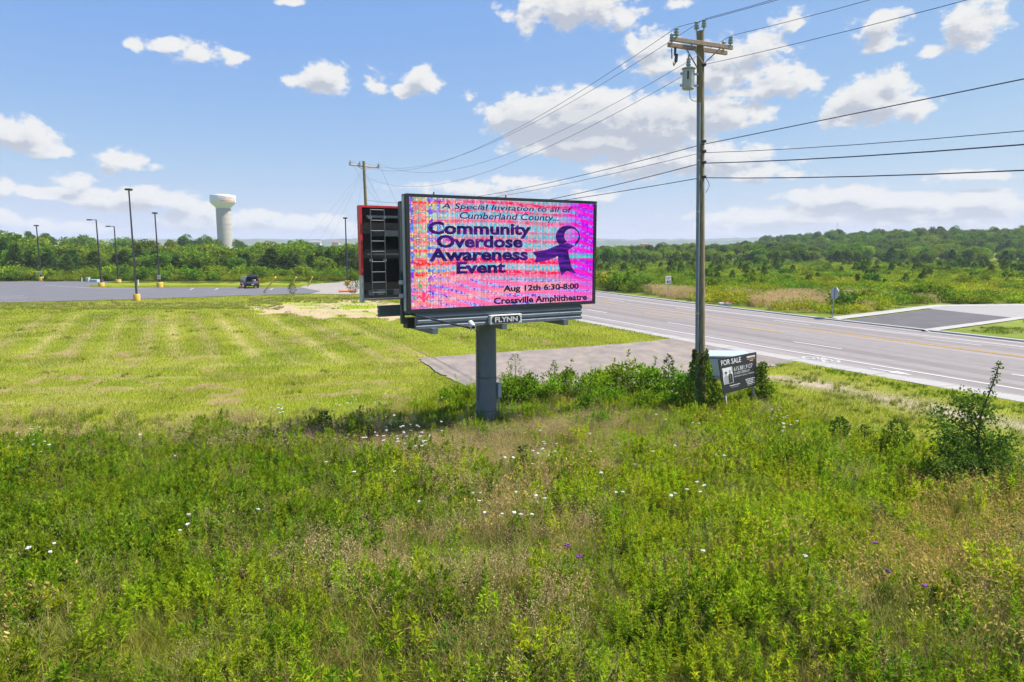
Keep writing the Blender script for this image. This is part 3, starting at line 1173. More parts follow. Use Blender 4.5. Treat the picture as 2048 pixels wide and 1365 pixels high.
def build_billboard():
    bb = thing('billboard', 'two sided roadside billboard with a colourful LED display on one thick grey post', 'billboard', (BB0[0], BB0[1], 0), BBA)
    vf = -1.13
    u0, zt = BP(812, 387, vf)
    _, zb = BP(818, 627, vf)
    u1, _ = BP(1192, 500, vf)
    W, Ht = u1 - u0, zt - zb
    uc, zc = (u0 + u1) / 2, (zt + zb) / 2
    # LED cabinet: back box and raised border
    cab = MB().box((uc, vf + .22, zc), (W, .30, Ht), bev=.02).obj('led_cabinet', M['frame_black'], bb)
    b = MB()
    bw = .085
    for (cx, cz, sx, sz) in [(uc, zt - bw / 2, W, bw), (uc, zb + bw * .6, W, bw * 1.2), (u0 + bw / 2, zc, bw, Ht - 2.2 * bw), (u1 - bw / 2, zc, bw, Ht - 2.2 * bw)]:
        b.box((cx, vf + .03, cz), (sx, .078, sz))
    b.obj('border', M['frame_black'], cab)
    su0, su1, sz0, sz1 = u0 + bw, u1 - bw, zb + bw * 1.2, zt - bw
    nx, nz = 210, 108
    gu, gz = np.meshgrid(np.arange(nx), np.arange(nz), indexing='ij')
    gu, gz = gu.ravel(), gz.ravel()
    uu, vv = (gu + .5) / nx, 1 - (gz + .5) / nz
    colr = led_colours(uu, vv)
    du, dz = (su1 - su0) / nx, (sz1 - sz0) / nz
    # each LED cell is a lit quad inset in the dark module
    x0 = su0 + gu * du + du * .06
    x1 = su0 + (gu + 1) * du - du * .06
    z0 = sz0 + gz * dz + dz * .06
    z1 = sz0 + (gz + 1) * dz - dz * .06
    yy = np.full_like(x0, vf + .058)
    V = np.stack([np.stack([x0, yy, z0], 1), np.stack([x1, yy, z0], 1), np.stack([x1, yy, z1], 1), np.stack([x0, yy, z1], 1)], 1).reshape(-1, 3)
    F = np.arange(len(V)).reshape(-1, 4)
    me = tri_mesh('screen', V, F, vcol_mat('led_lit', .5, (), emit=.54), np.repeat(colr, 4, 0))
    scr = link('screen', me, cab)

    # message on the screen, dark lettering with violet bands
    def msg_mat(name, a, c2):
        m = bpy.data.materials.new(name)
        m.use_nodes = True
        nt = m.node_tree
        bs = nt.nodes['Principled BSDF']
        bs.inputs['Base Color'].default_value = (.01, .01, .02, 1)
        bs.inputs['Roughness'].default_value = .9
        bs.inputs['Specular IOR Level'].default_value = 0.0
        tc = nt.nodes.new('ShaderNodeTexCoord')
        mp = nt.nodes.new('ShaderNodeMapping')
        mp.inputs['Scale'].default_value = (.9, 1, 8)
        nt.links.new(tc.outputs['Object'], mp.inputs[0])
        nz_ = nt.nodes.new('ShaderNodeTexNoise')
        nz_.inputs['Scale'].default_value = 1.6
        nz_.inputs['Detail'].default_value = 3
        nt.links.new(mp.outputs[0], nz_.inputs['Vector'])
        rp = nt.nodes.new('ShaderNodeValToRGB')
        rp.color_ramp.elements[0].position = .42
        rp.color_ramp.elements[0].color = (*a, 1)
        rp.color_ramp.elements[1].position = .62
        rp.color_ramp.elements[1].color = (*c2, 1)
        nt.links.new(nz_.outputs[0], rp.inputs[0])
        nt.links.new(rp.outputs[0], bs.inputs['Emission Color'])
        bs.inputs['Emission Strength'].default_value = .34
        return m
    dark1 = msg_mat('message_navy', (.006, .004, .10), (.10, .006, .26))
    dark2 = msg_mat('message_black', (.003, .003, .012), (.02, .004, .035))
    rib = msg_mat('ribbon_violet', (.02, .004, .13), (.16, .01, .45))
    vt = vf + .050

    def Z4(X, Y):      # coordinates of an enlarged crop of the screen
        return BP(820 + X / 5.39, 390 + Y / 5.39, vt)

    def line(s, xl, xr, top, bot, m, bold=.0, shear=0.0, space=1.0):
        ul = Z4(xl, (top[1] + bot[1]) / 2)[0]
        ur = Z4(xr, (top[1] + bot[1]) / 2)[0]
        za, zb_ = Z4(*bot)[1], Z4(*top)[1]
        lettering(s, lambda a, c: (ul + a * (ur - ul), vt, za + c * (zb_ - za)), m, scr, bold, shear, space=space)
    line('A Special Invitation to all of', 340, 1745, (370, 88), (545, 172), dark1, .012, .18)
    line('Cumberland County...', 535, 1605, (560, 185), (1530, 302), dark1, .012, .18)
    line('Community', 195, 1305, (262, 286), (1235, 474), dark1, .042)
    line('Overdose', 285, 1215, (370, 432), (700, 574), dark1, .042)
    line('Awareness', 205, 1272, (290, 575), (700, 714), dark1, .042)
    line('Event', 500, 1030, (545, 723), (800, 848), dark1, .042)
    line('Aug 12th 6:30-8:00', 1005, 1820, (1300, 968), (1150, 1058), dark2, .036)
    line('Crossville Amphitheatre', 903, 1907, (1640, 1078), (1490, 1174), dark2, .036)
    # awareness ribbon
    b = MB()

    def poly(pts):
        q = [Z4(*p) for p in pts]
        b.add([(a, vt + .001, c) for a, c in q], [tuple(range(len(q)))])
    ring_o = [(1702 + 132 * math.cos(t), 452 + 122 * math.sin(t)) for t in np.linspace(R(55), R(-235), 22)]
    ring_i = [(1740 + 78 * math.cos(t), 442 + 78 * math.sin(t)) for t in np.linspace(R(55), R(-235), 22)]
    for i in range(21):
        poly([ring_o[i], ring_o[i + 1], ring_i[i + 1], ring_i[i]])
    b.obj('ribbon', rib, scr)
    b = MB()
    poly([(1775, 552), (1700, 520), (1590, 545), (1480, 590), (1320, 620), (1362, 668), (1345, 728), (1420, 722), (1560, 680), (1690, 606)])
    b.obj('ribbon', rib, scr)
    b = MB()
    vt2 = vt
    poly([(1612, 520), (1690, 556), (1712, 640), (1738, 770), (1790, 850), (1690, 822), (1632, 872), (1606, 770), (1590, 640)])
    b.obj('ribbon', rib, scr)
    # small red figure-like emblem in the corner of the screen
    eR, eG = mat('emblem_red', (.55, .02, .08), .6, emit=.5), mat('emblem_green', (.05, .25, .08), .6, emit=.4)
    b = MB()
    poly([(60, 1085), (110, 1088), (150, 1120), (185, 1100), (208, 1045), (202, 1105), (170, 1135), (160, 1160), (140, 1160), (125, 1128), (95, 1105)])
    poly([(128, 1062), (150, 1045), (172, 1062), (168, 1100), (150, 1118), (130, 1100)])
    b.obj('emblem', eR, scr)
    b = MB()
    poly([(85, 965), (130, 962), (135, 1000), (95, 1005)])
    poly([(158, 985), (188, 965), (190, 1000)])
    poly([(35, 1095), (62, 1088), (58, 1130), (30, 1125)])
    b.obj('emblem', eG, scr)
    # pale strip down the cabinet's near edge
    MB().box((u0 - .012, vf + .20, zc), (.02, .16, Ht - .1)).obj('edge_strip', M['lightgrey'], bb)
    for q in (.25, .72):
        b = MB().tube([(u0 + W * (.14 if q < .5 else .5), vf + .2, zt - .01), (u0 + W * (.14 if q < .5 else .5), vf + .2, zt + .09)], .02, 6)
        b.obj('lifting_eye', M['frame_black'], bb)

    # rear face: black back, red capping, pale lower edge
    vr = .52
    ru0, rzt = BP(722, 415, vr)
    _, rzb = BP(726, 598, vr)
    ru1 = u1 + .15
    pan = MB().box(((ru0 + ru1) / 2, vr + .08, (rzt + rzb) / 2), (ru1 - ru0, .10, rzt - rzb)).obj('rear_panel', M['black'], bb)
    b = MB()
    b.box(((ru0 + ru1) / 2, vr + .07, rzt + .028), (ru1 - ru0 + .12, .26, .06))
    zs = rzb + (rzt - rzb) * .26
    b.box((ru0 - .03, vr + .07, (zs + rzt) / 2 - .002), (.062, .26, rzt - zs))
    b.obj('capping', M['red'], pan)
    b = MB()
    b.box((ru0 - .03, vr + .07, (zs + rzb) / 2 - .06), (.058, .24, zs - rzb + .11))
    b.box(((ru0 + ru1) / 2, vr + .07, rzb - .03), (ru1 - ru0, .20, .05))
    b.obj('lower_edge', M['lightgrey'], pan)
    # seam across the back and bearing rails
    for py, th, vv_, nm, mm in [(434, .07, .40, 'rail', 'slate'), (509, .05, .42, 'rail', 'slate_dark'), (585, .16, .40, 'rail', 'slate')]:
        _, zz = BP(760, py, vv_)
        MB().box(((ru0 + .08 + ru1) / 2, vv_, zz), (ru1 - ru0 - .14, .08, th)).obj(nm, M['rail_steel'], bb)
    ua, zz = BP(745, 467, .33)
    MB().box(((ua + 2.6) / 2, .33, zz), (2.6 - ua, .1, .17)).obj('cross_beam', M['rail_steel'], bb)
    # ladder
    la, _ = BP(742.5, 500, .26)
    lb, _ = BP(770, 500, .26)
    _, lz1 = BP(756, 419, .26)
    _, lz0 = BP(756, 592, .26)
    lad = MB().tube([(la, .26, lz0), (la, .26, lz1)], .017, 6).tube([(lb, .26, lz0), (lb, .26, lz1)], .017, 6).obj('ladder', M['ladder'], bb)
    for k in range(9):
        z = lz0 + .1 + k * (lz1 - lz0 - .12) / 8
        MB().tube([(la, .26, z), (lb, .26, z)], .014, 6).obj('rung', M['ladder'], lad)
    for uu_, pz in ((la, 436), (lb, 435), (la, 521), (lb, 521)):
        _, z = BP(756, pz, .26)
        MB().box((uu_, .31, z), (.07, .1, .07)).obj('bracket', M['lightgrey'], lad)
    # uprights between the faces
    for (px_, v_, wd) in ((800, -.25, .10),):
        uu_, za = BP(px_, 405, v_)
        _, zz = BP(px_, 648, v_)
        MB().box((uu_, v_, (za + zz) / 2), (wd, .12, za - zz)).obj('upright', M['rail_steel'], bb)
        # second ladder runs behind the display
        for k in range(8):
            z = zz + .55 + k * .37
            MB().tube([(uu_ + .04, v_, z), (uu_ + .42, v_, z)], .014, 6).obj('rung', M['galv'], bb)
        MB().tube([(uu_ + .42, v_, zz + .4), (uu_ + .42, v_, za - .2)], .02, 6).obj('ladder_rail', M['galv'], bb)
    for t in (.2, .55, .9):
        uu_ = u0 + .3 + t * (W - .5)
        MB().box((uu_, -.22, zc - .1), (.12, .14, Ht)).obj('upright', M['slate_dark'], bb)
    ue, ze = BP(800, 406, -.5)
    MB().box((ue + .06, -.5, ze + .02), (.16, .2, .05), bev=.01).obj('lamp', M['frame_black'], bb)
    # latch boxes at the display's edge
    for py in (565, 592):
        _, z = BP(806, py, -.8)
        MB().box((u0 - .07, -.84, z), (.14, .12, .12), bev=.01).obj('latch_box', M['lightgrey'], bb)
    # corrugated skirts below each face, in three steps
    def skirt(ua, ub, zt_, zb_, v, sgn):
        sk = tag(bpy.data.objects.new('skirt', None))
        COL.objects.link(sk)
        sk.parent = bb
        n = 3
        h = (zt_ - zb_) / n
        for k in range(n):
            zc0 = zb_ + k * h
            prof = [(0, 0), (.055, .012), (.055, h * .55), (.025, h * .82), (.025, h - .012), (0, h - .012)]
            b_ = MB()
            vs = [(ua, v - sgn * p, zc0 + q) for p, q in prof] + [(ub, v - sgn * p, zc0 + q) for p, q in prof]
            m_ = len(prof)
            b_.add(vs, [(i, i + m_, (i + 1) % m_ + m_, (i + 1) % m_) for i in range(m_)] + [tuple(range(m_)), tuple(range(2 * m_ - 1, m_ - 1, -1))])
            b_.obj('metal_sheet', M['slate'], sk)
        MB().box(((ua + ub) / 2, v + sgn * .05, (zt_ + zb_) / 2), (ub - ua - .02, .09, zt_ - zb_ - .02)).obj('backing', M['slate'], sk)
    v1 = -1.06
    ua, ztp = BP(831, 632, v1)
    _, zbt = BP(831, 660, v1)
    ub, _ = BP(1162, 628, v1)
    skirt(ua, ub, zb - .003, zbt, v1, 1)
    v2 = .46
    ra, rzt2 = BP(761, 612, v2)
    _, rzb2 = BP(761, 636, v2)
    skirt(ra, ub, rzt2, rzb2, v2 + .25, -1)
    # outriggers under the display and the post head
    for px_, py_ in ((865, 664), (1003, 657), (1125, 650)):
        uu_, z = BP(px_, py_, v1)
        MB().box((uu_, (v1 + v2) / 2 - .05, zbt - .055), (.17, v2 - v1 + .30, .17)).obj('outrigger', M['slate'], bb)
    MB().box(((ra + ub) / 2 + .2, -.25, zbt + .12), (ub - ra - .6, .32, .30)).obj('header_beam', M['slate_dark'], bb)
    # post
    MB().lathe([(.335, -.3), (.335, 1.2), (.33, zbt + .05), (.33, zbt + .3)], 28).obj('post', M['slate'], bb, True)
    for z in (.55, 1.65):
        MB().lathe([(.334, z - .012), (.342, z - .006), (.342, z + .006), (.334, z + .012)], 28).obj('weld_seam', M['slate_dark'], bb, True)
    # nameplate
    na, nt_ = BP(978, 631, v1 - .09)
    _, nb_ = BP(978, 649.5, v1 - .09)
    nb, _ = BP(1041, 640, v1 - .09)
    npm = MB().box(((na + nb) / 2, v1 - .10, (nt_ + nb_) / 2), (nb - na, .14, nt_ - nb_), bev=.012).obj('nameplate', M['print_white'], bb)
    cx, cz, rw, rh = (na + nb) / 2, (nt_ + nb_) / 2, (nb - na) * .45, (nt_ - nb_) * .40
    pts = []
    for t in np.linspace(-math.pi / 2, math.pi / 2, 10):
        pts.append((cx + rw - rh + rh * math.cos(t), cz + rh * math.sin(t)))
    for t in np.linspace(math.pi / 2, 3 * math.pi / 2, 10):
        pts.append((cx - rw + rh + rh * math.cos(t), cz + rh * math.sin(t)))
    MB().prism(pts, v1 - .178, v1 - .168).obj('badge', M['sign_black'], npm)
    lettering('FLYNN', lambda a, c: (cx - rw * .80 + a * rw * 1.60, v1 - .182, cz - rh * .70 + c * rh * 1.40), M['print_white'], npm, .035)
    # camera on a long arm
    au, az_ = BP(826, 630, v1 - .05)
    cu_, cz_ = BP(942, 657, v1 - 1.15)
    arm = MB().tube([(au, v1 + .1, az_), (cu_, v1 - 1.15, cz_)], .028, 8).obj('camera_arm', M['slate_dark'], bb)
    cb = MB()
    cb.box((cu_ + .02, v1 - 1.15, cz_ + .12), (.13, .24, .13), bev=.03, rx=.45)
    cb.tube([(cu_ + .02, v1 - 1.15, cz_ - .06), (cu_ + .02, v1 - 1.15, cz_ + .1)], .045, 10)
    cb.obj('security_camera', M['print_white'], arm)
    MB().tube([(cu_ + .02, v1 - 1.24, cz_ + .045), (cu_ + .02, v1 - 1.275, cz_ + .028)], .045, 10).obj('lens', M['glass_dark'], arm)
    MB().tube([(cu_ + .07, v1 - 1.15, cz_ - .03), (-.36, -.1, zbt - .3), (-.35, -.1, zbt - .6), (-.35, -.1, .9)], .012, 6).obj('cable', M['wire'], bb)
    # meter box and its conduit
    mu, mz1 = BP(993.5, 766, -.1)
    _, mz0 = BP(993.5, 794, -.1)
    MB().box((.385, -.12, (mz0 + mz1) / 2), (.14, .22, mz1 - mz0), bev=.015).obj('meter_box', M['cabinet'], bb)
    MB().tube([(.385, -.14, -.1), (.385, -.14, mz0 + .02)], .03, 8).obj('conduit', M['galv'], bb)
    return bb


build_billboard()


# ------------------------------------------------------------------ utility poles and wires
POLE_B = gp(1401, 828)
POLE_T = at(1401, 63, POLE_B[1])
FAR_Y = 78.0
FARP_T = at(727.5, 323, FAR_Y)
FARP_B = np.array([FARP_T[0] + .3, FAR_Y, 0])


def pole_x(z):
    t = z / POLE_T[2]
    return POLE_B * (1 - t) + POLE_T * t


def insulator(mb, p, h=.30, r=.085):
    mb.lathe([(.02, -.10), (.02, 0), (r * .6, .01), (r, .04), (r, .07), (r * .62, .09), (r * .95, .12), (r * .95, .15), (r * .6, .17), (r * .85, .2), (r * .85, .23), (r * .4, .26), (r * .35, h)], 12, p)


def build_pole():
    up = thing('utility_pole', 'tall weathered wooden power pole with double crossarm and grey conduit, ivy at its foot', 'utility pole', POLE_B)
    o = lambda p: np.asarray(p, float) - POLE_B
    MB().tube([o(pole_x(z)) for z in (-.4, 1, 4, 8, POLE_T[2])], [.165, .16, .148, .132, .118], 18).obj('pole', M['wood_pole'], up, True)
    YB = POLE_B[1]
    # grey conduit up the left side
    c0, c1 = at(1393.5, 760, YB - .12), at(1397.5, 206, YB - .12)
    pts = [o(c0 + (c1 - c0) * t) for t in (-.12, .3, .6, 1)]
    con = MB().tube(pts, .062, 12).obj('conduit', M['conduit'], up, True)
    for t in (.25, .62, .8):
        p = o(c0 + (c1 - c0) * t)
        MB().tube([p - np.array([0, 0, .03]), p + np.array([0, 0, .03])], .068, 12).obj('strap', M['galv'], con)
    # crossarms: a pair sandwiching the pole
    ad = np.array([NR[0], NR[1], 0])
    ld = np.array([DR[0], DR[1], 0])
    arms = {}
    for nm, (pa, pb), s in (('front', ((1344, 87.5), (1469, 94)), .19), ('rear', ((1331.5, 91), (1459, 100)), -.19)):
        zc = at(1405, 91 if nm == 'front' else 95, YB)[2]
        ctr = pole_x(zc) + ld * s
        px0, _ = to_px(ctr)
        lo = (px0 - pa[0]) / FPX * YB / .93
        hi = (pb[0] - px0) / FPX * YB / .90
        A, B_ = ctr - ad * lo, ctr + ad * hi
        b = MB()
        b.box(o((A + B_) / 2), (np.linalg.norm(B_ - A), .10, .13), math.atan2(ad[1], ad[0]), bev=.008)
        b.obj('crossarm', M['wood_arm'], up)
        arms[nm] = (A, B_, zc)
    # braces
    for nm, t, sgn in (('front', .28, 1), ('rear', .30, 1), ('front', .80, 1)):
        A, B_, zc = arms[nm]
        p = A + (B_ - A) * t
        q = pole_x(zc - .62) + (ld * .15 if nm == 'front' else -ld * .15)
        MB().tube([o(p - np.array([0, 0, .05])), o(q)], .022, 6).obj('brace', M['wood_arm'], up)
    tops = {}
    for nm, t, key in (('front', .035, 'L1'), ('front', .965, 'R1'), ('rear', .06, 'L2'), ('rear', .94, 'R2')):
        A, B_, zc = arms[nm]
        p = A + (B_ - A) * t + np.array([0, 0, .10])
        b = MB()
        insulator(b, o(p), .27, .085)
        b.obj('insulator', M['porcelain'], up, True)
        tops[key] = p + np.array([0, 0, .27])
    for dx, key in ((-.12, 'T1'), (.10, 'T2')):
        p = POLE_T + np.array([dx, -.03 if dx > 0 else .05, .06 if dx < 0 else .10])
        b = MB()
        insulator(b, o(p), .27, .085)
        b.obj('insulator', M['porcelain'], up, True)
        MB().tube([o(POLE_T + np.array([dx * .8, -.02, -.35])), o(p)], .02, 6).obj('pin', M['galv'], up)
        tops[key] = p + np.array([0, 0, .27])
    # fuse cutout hanging from the left arm
    A, B_, zc = arms['rear']
    p = A + (B_ - A) * .12
    b = MB()
    b.tube([o(p + np.array([0, 0, -.06])), o(p + np.array([0, 0, -.30]))], .04, 8)
    b.tube([o(p + np.array([.05, 0, -.26])), o(p + np.array([.03, 0, -.50]))], .055, 8)
    b.tube([o(p + np.array([.05, 0, -.48])), o(p + np.array([-.04, 0, -.62])), o(p + np.array([-.05, 0, -.52]))], .025, 6)
    b.tube([o(p + np.array([-.12, 0, -.08])), o(p + np.array([-.10, 0, -.40]))], .018, 6)
    b.obj('fuse_cutout', M['slate_dark'], up)
    # bolts, clamps for the lower lines
    for py in (283, 303, 325, 354, 130):
        p = at(1408, py, YB - .1)
        MB().box(o(p), (.14, .12, .10), bev=.02).obj('line_clamp', M['slate_dark'], up)
    # drip loop on the lowest cable
    pts = [o(at(1411 + 7 * math.sin(t * math.pi) * 1.05, 356 + 30 * t, YB - .12)) for t in np.linspace(0, 1, 9)]
    MB().tube(pts, .010, 6).obj('drip_loop', M['wire'], up)

    # transformer
    tz0, tz1 = at(1376, 181, YB)[2], at(1376, 141, YB)[2]
    tx = at(1376.5, 160, YB - .1)[0]
    tr = thing('pole_transformer', 'grey can shaped transformer hung high on the wooden pole', 'transformer', (tx, YB - .1, tz0))
    hgt = tz1 - tz0
    MB().lathe([(.17, 0), (.195, .02), (.195, hgt - .02), (.17, hgt)], 24).obj('tank', M['tank'], tr, True)
    MB().lathe([(.21, hgt), (.225, hgt + .01), (.225, hgt + .035), (.12, hgt + .075), (.02, hgt + .085)], 24).obj('lid', M['tank'], tr, True)
    b = MB()
    insulator(b, (-.02, -.03, hgt + .09), .36, .08)
    b.obj('bushing', M['porcelain'], tr, True)
    MB().tube([(-.02, -.03, hgt + .42), (-.02, -.03, hgt + .62)], .012, 6).obj('terminal', M['galv'], tr)
    for zf in (.20, .78):
        MB().box((-.21, -.02, hgt * zf), (.12, .10, .07)).obj('lug', M['galv'], tr)
        MB().box((.26, .04, hgt * zf), (.17, .06, .06)).obj('bracket', M['galv'], tr)
    MB().box((-.06, -.195, hgt * .66), (.05, .012, .26)).obj('marking_plate', M['slate_dark'], tr)
    MB().tube([(.05, 0, .01), (.07, -.05, -.28), (.16, -.02, -.36), (.34, .02, -.37)], .012, 6).obj('lead', M['galv'], tr)
    return tops, up


TOPS, UPOLE = build_pole()


def build_far_pole():
    fp = thing('utility_pole', 'distant wooden power pole with one crossarm rising behind the red edged rear panel', 'utility pole', FARP_B)
    o = lambda p: np.asarray(p, float) - FARP_B
    MB().tube([(0, 0, -.3), o(FARP_T)], [.24, .16], 12).obj('pole', M['wood_pole'], fp, True)
    A, B_ = at(698, 330, FAR_Y - .25), at(756, 334, FAR_Y - .25)
    B_[1] += 1.0
    ln = np.linalg.norm(B_ - A)
    b = MB()
    b.tube([o(A), o(B_)], .085, 4)
    b.obj('crossarm', M['wood_arm'], fp)
    for t in (.25, .75):
        MB().tube([o(A + (B_ - A) * t), o(FARP_T - np.array([0, .2, .95]))], .035, 5).obj('brace', M['wood_arm'], fp)
    tops = []
    for t in (.04, .34, .96):
        p = A + (B_ - A) * t + np.array([0, 0, .12])
        b = MB()
        insulator(b, o(p), .38, .13)
        b.obj('insulator', M['porcelain'], fp)
        tops.append(p + np.array([0, 0, .4]))
    return tops


FTOPS = build_far_pole()


def catenary(P1, P2, sag, n=22):
    out = []
    for t in np.linspace(0, 1, n):
        p = P1 + (P2 - P1) * t
        out.append(p - np.array([0, 0, 4 * sag * t * (1 - t)]))
    return out


def fit_sag(P1, P2, px, py):
    """sag so that the span passes the photo pixel"""
    best = None
    for sag in np.arange(-1, 6, .05):
        for t in np.linspace(0.01, .99, 120):
            p = P1 + (P2 - P1) * t
            if p[1] < .5:
                continue
            x, y = to_px(p - np.array([0, 0, 4 * sag * t * (1 - t)]))
            if abs(x - px) < 14:
                e = abs(y - py) + abs(x - px) * .2
                if best is None or e < best[0]:
                    best = (e, sag)
    return best[1] if best else .5


def build_wires():
    nxt = POLE_B + np.array([DR[0], DR[1], 0]) * 42
    YB = POLE_B[1]
    specs = [
        ('left phase conductor clipped to the left end of the crossarm, uppermost of the power lines', TOPS['L1'], FTOPS[0], (1024, 262), (1555, 1), .008),
        ('thin conductor running over the very top of the pole', TOPS['T2'], FTOPS[1], (1024, 270), (1545, 3), .008),
        ('conductor clipped to the right end of the crossarm', TOPS['R1'], FTOPS[2], (1024, 305), (1728, 1), .008),
        ('bare neutral wire fixed to the pole just below the crossarm braces', at(1403, 131, YB - .14), FARP_T - np.array([0, .2, 1.6]), (1139, 275), (1924, 1), .008),
        ('black cable, highest of the four lower lines on the pole', at(1403, 290, YB - .13), FARP_T - np.array([0, .2, 4.2]), (1180, 347), (2046, 193), .013),
        ('thin black cable, second of the four lower lines down the pole', at(1403, 306, YB - .13), FARP_T - np.array([0, .2, 4.7]), (1180, 357), (2046, 233), .009),
        ('black cable, third of the four lower lines down the pole', at(1403, 327, YB - .13), FARP_T - np.array([0, .2, 5.2]), (1200, 379), (2046, 287), .015),
        ('black cable with a drip loop, lowest line on the pole', at(1403, 356, YB - .13), FARP_T - np.array([0, .2, 5.7]), (1200, 391), (2046, 339), .014),
    ]
    for lab, P, Q, lp, rp, r in specs:
        P, Q = np.asarray(P, float), np.asarray(Q, float)
        E_ = np.array([nxt[0], nxt[1], P[2]]) + (np.array([P[0], P[1], 0]) - np.array([POLE_B[0], POLE_B[1], 0]))
        sl, sr = fit_sag(P, Q, *lp), fit_sag(P, E_, *rp)
        pts = catenary(Q, P, sl, 26)[:-1] + catenary(P, E_, sr, 22)
        # thicker far away than a hair so that the span still reads
        b = MB().tube(pts, r, 5)
        tag(b.obj('overhead_wire', M['wire']), lab, 'power line', 'lines strung between the two power poles')
    # lines leaving the far pole
    for A, px_, lab in ((FTOPS[0], (770, 418), 'thin wire falling from the left end of the distant crossarm'), (FTOPS[1], (768, 420), 'thin wire falling from the middle of the distant crossarm'), (FTOPS[2], (800, 432), 'thin wire falling from the right end of the distant crossarm')):
        E_ = at(px_[0] + 40, px_[1] + 45, 150)
        b = MB().tube(catenary(np.asarray(A, float), E_, 1.2, 14), .012, 4)
        tag(b.obj('overhead_wire', M['wire']), lab, 'power line', 'wires leaving the distant pole')
    guy = [((527, 585), (555.5, 550), 'far left'), ((580, 575), (598, 546), 'second'), ((617, 571), (637, 547), 'third'), ((693, 566), (697, 543), 'last')]
    for (a, b_, w_) in guy:
        base = gp(*a)
        top = FARP_T - np.array([0, 0, .8])
        d = (top - base) / np.linalg.norm(top - base)
        lab = {'far left': 'yellow guarded guy wire closest to the parked car', 'second': 'yellow guarded guy wire, second from the parked car', 'third': 'yellow guarded guy wire, third from the parked car', 'last': 'steep yellow guarded guy wire beside the lamp post on gravel'}[w_]
        g_ = thing('guy_wire', lab, 'guy wire', base, 0, 'yellow guarded guy wires of the distant pole')
        MB().tube([(0, 0, -.1), top - base], .008, 4).obj('strand', M['galv'], g_)
        MB().tube([d * .1, d * 3.4], .09, 8).obj('guard', M['yellow_bright'], g_)


M['yellow_bright'] = mat('yellow_guard', (.80, .58, .03), .5, var=.05)
build_wires()


# ------------------------------------------------------------------ parking lot lamps
def build_lamps():
    L_ = [((83, 563), (78, 452), 'B', 0, 'tall parking lot lamp at the far left edge with a small white notice'),
          ((203, 573), (193, 440), 'C', -1, 'parking lot lamp with side arm beside the pale utility boxes'),
          ((237, 566), (229, 453), 'C', -1, 'parking lot lamp with side arm just behind the one by the utility boxes'),
          ((274, 601), (262, 380), 'A', 0, 'nearest and tallest parking lot lamp standing in the grass edge'),
          ((320, 575), (315, 427), 'B', 0, 'parking lot lamp with a white notice fixed above its yellow base'),
          ((695, 571), (696, 437), 'D', 0, 'parking lot lamp beside the gravel and the red edged panel')]
    for base, top, kind, arm, lab in L_:
        b0 = gp(*base)
        Y = b0[1]
        h = at(*top, Y)[2]
        t = thing('lamp_post', lab, 'lamp post', b0, 0, 'parking lot lamp posts')
        w = .44 if kind != 'A' else .36
        hb = {'B': .75, 'C': .55, 'A': .70, 'D': .75}[kind]
        MB().lathe([(w * .98, -.2), (w, .0), (w, hb - .05), (w * .93, hb)], 20).obj('concrete_base', M['yellow_block'], t, True)
        MB().tube([(0, 0, hb), (0, 0, h)], [.13, .085], 4 if kind == 'A' else 8).obj('pole', M['bronze'], t)
        b = MB()
        if arm:
            b.box((-.42, 0, h - .02), (.84, .08, .08))
            b.obj('arm', M['bronze'], t)
            MB().box((-1.02, 0, h - .01), (.62, .36, .18), bev=.03).obj('lamp_head', M['bronze'], t)
        else:
            b.box((0, .25, h - .05), (.09, .5, .08))
            b.obj('arm', M['bronze'], t)
            MB().box((0, -.02, h + .03), (.62 if kind != 'A' else .66, .5, .2), bev=.03).obj('lamp_head', M['bronze'], t)
        if kind == 'B':
            MB().box((0, -.16, hb + .75), (.40, .04, .62)).obj('notice', M['print_white'], t)
            MB().box((0, -.185, hb + .70), (.24, .01, .22)).obj('notice_print', M['print_grey'], t)


build_lamps()


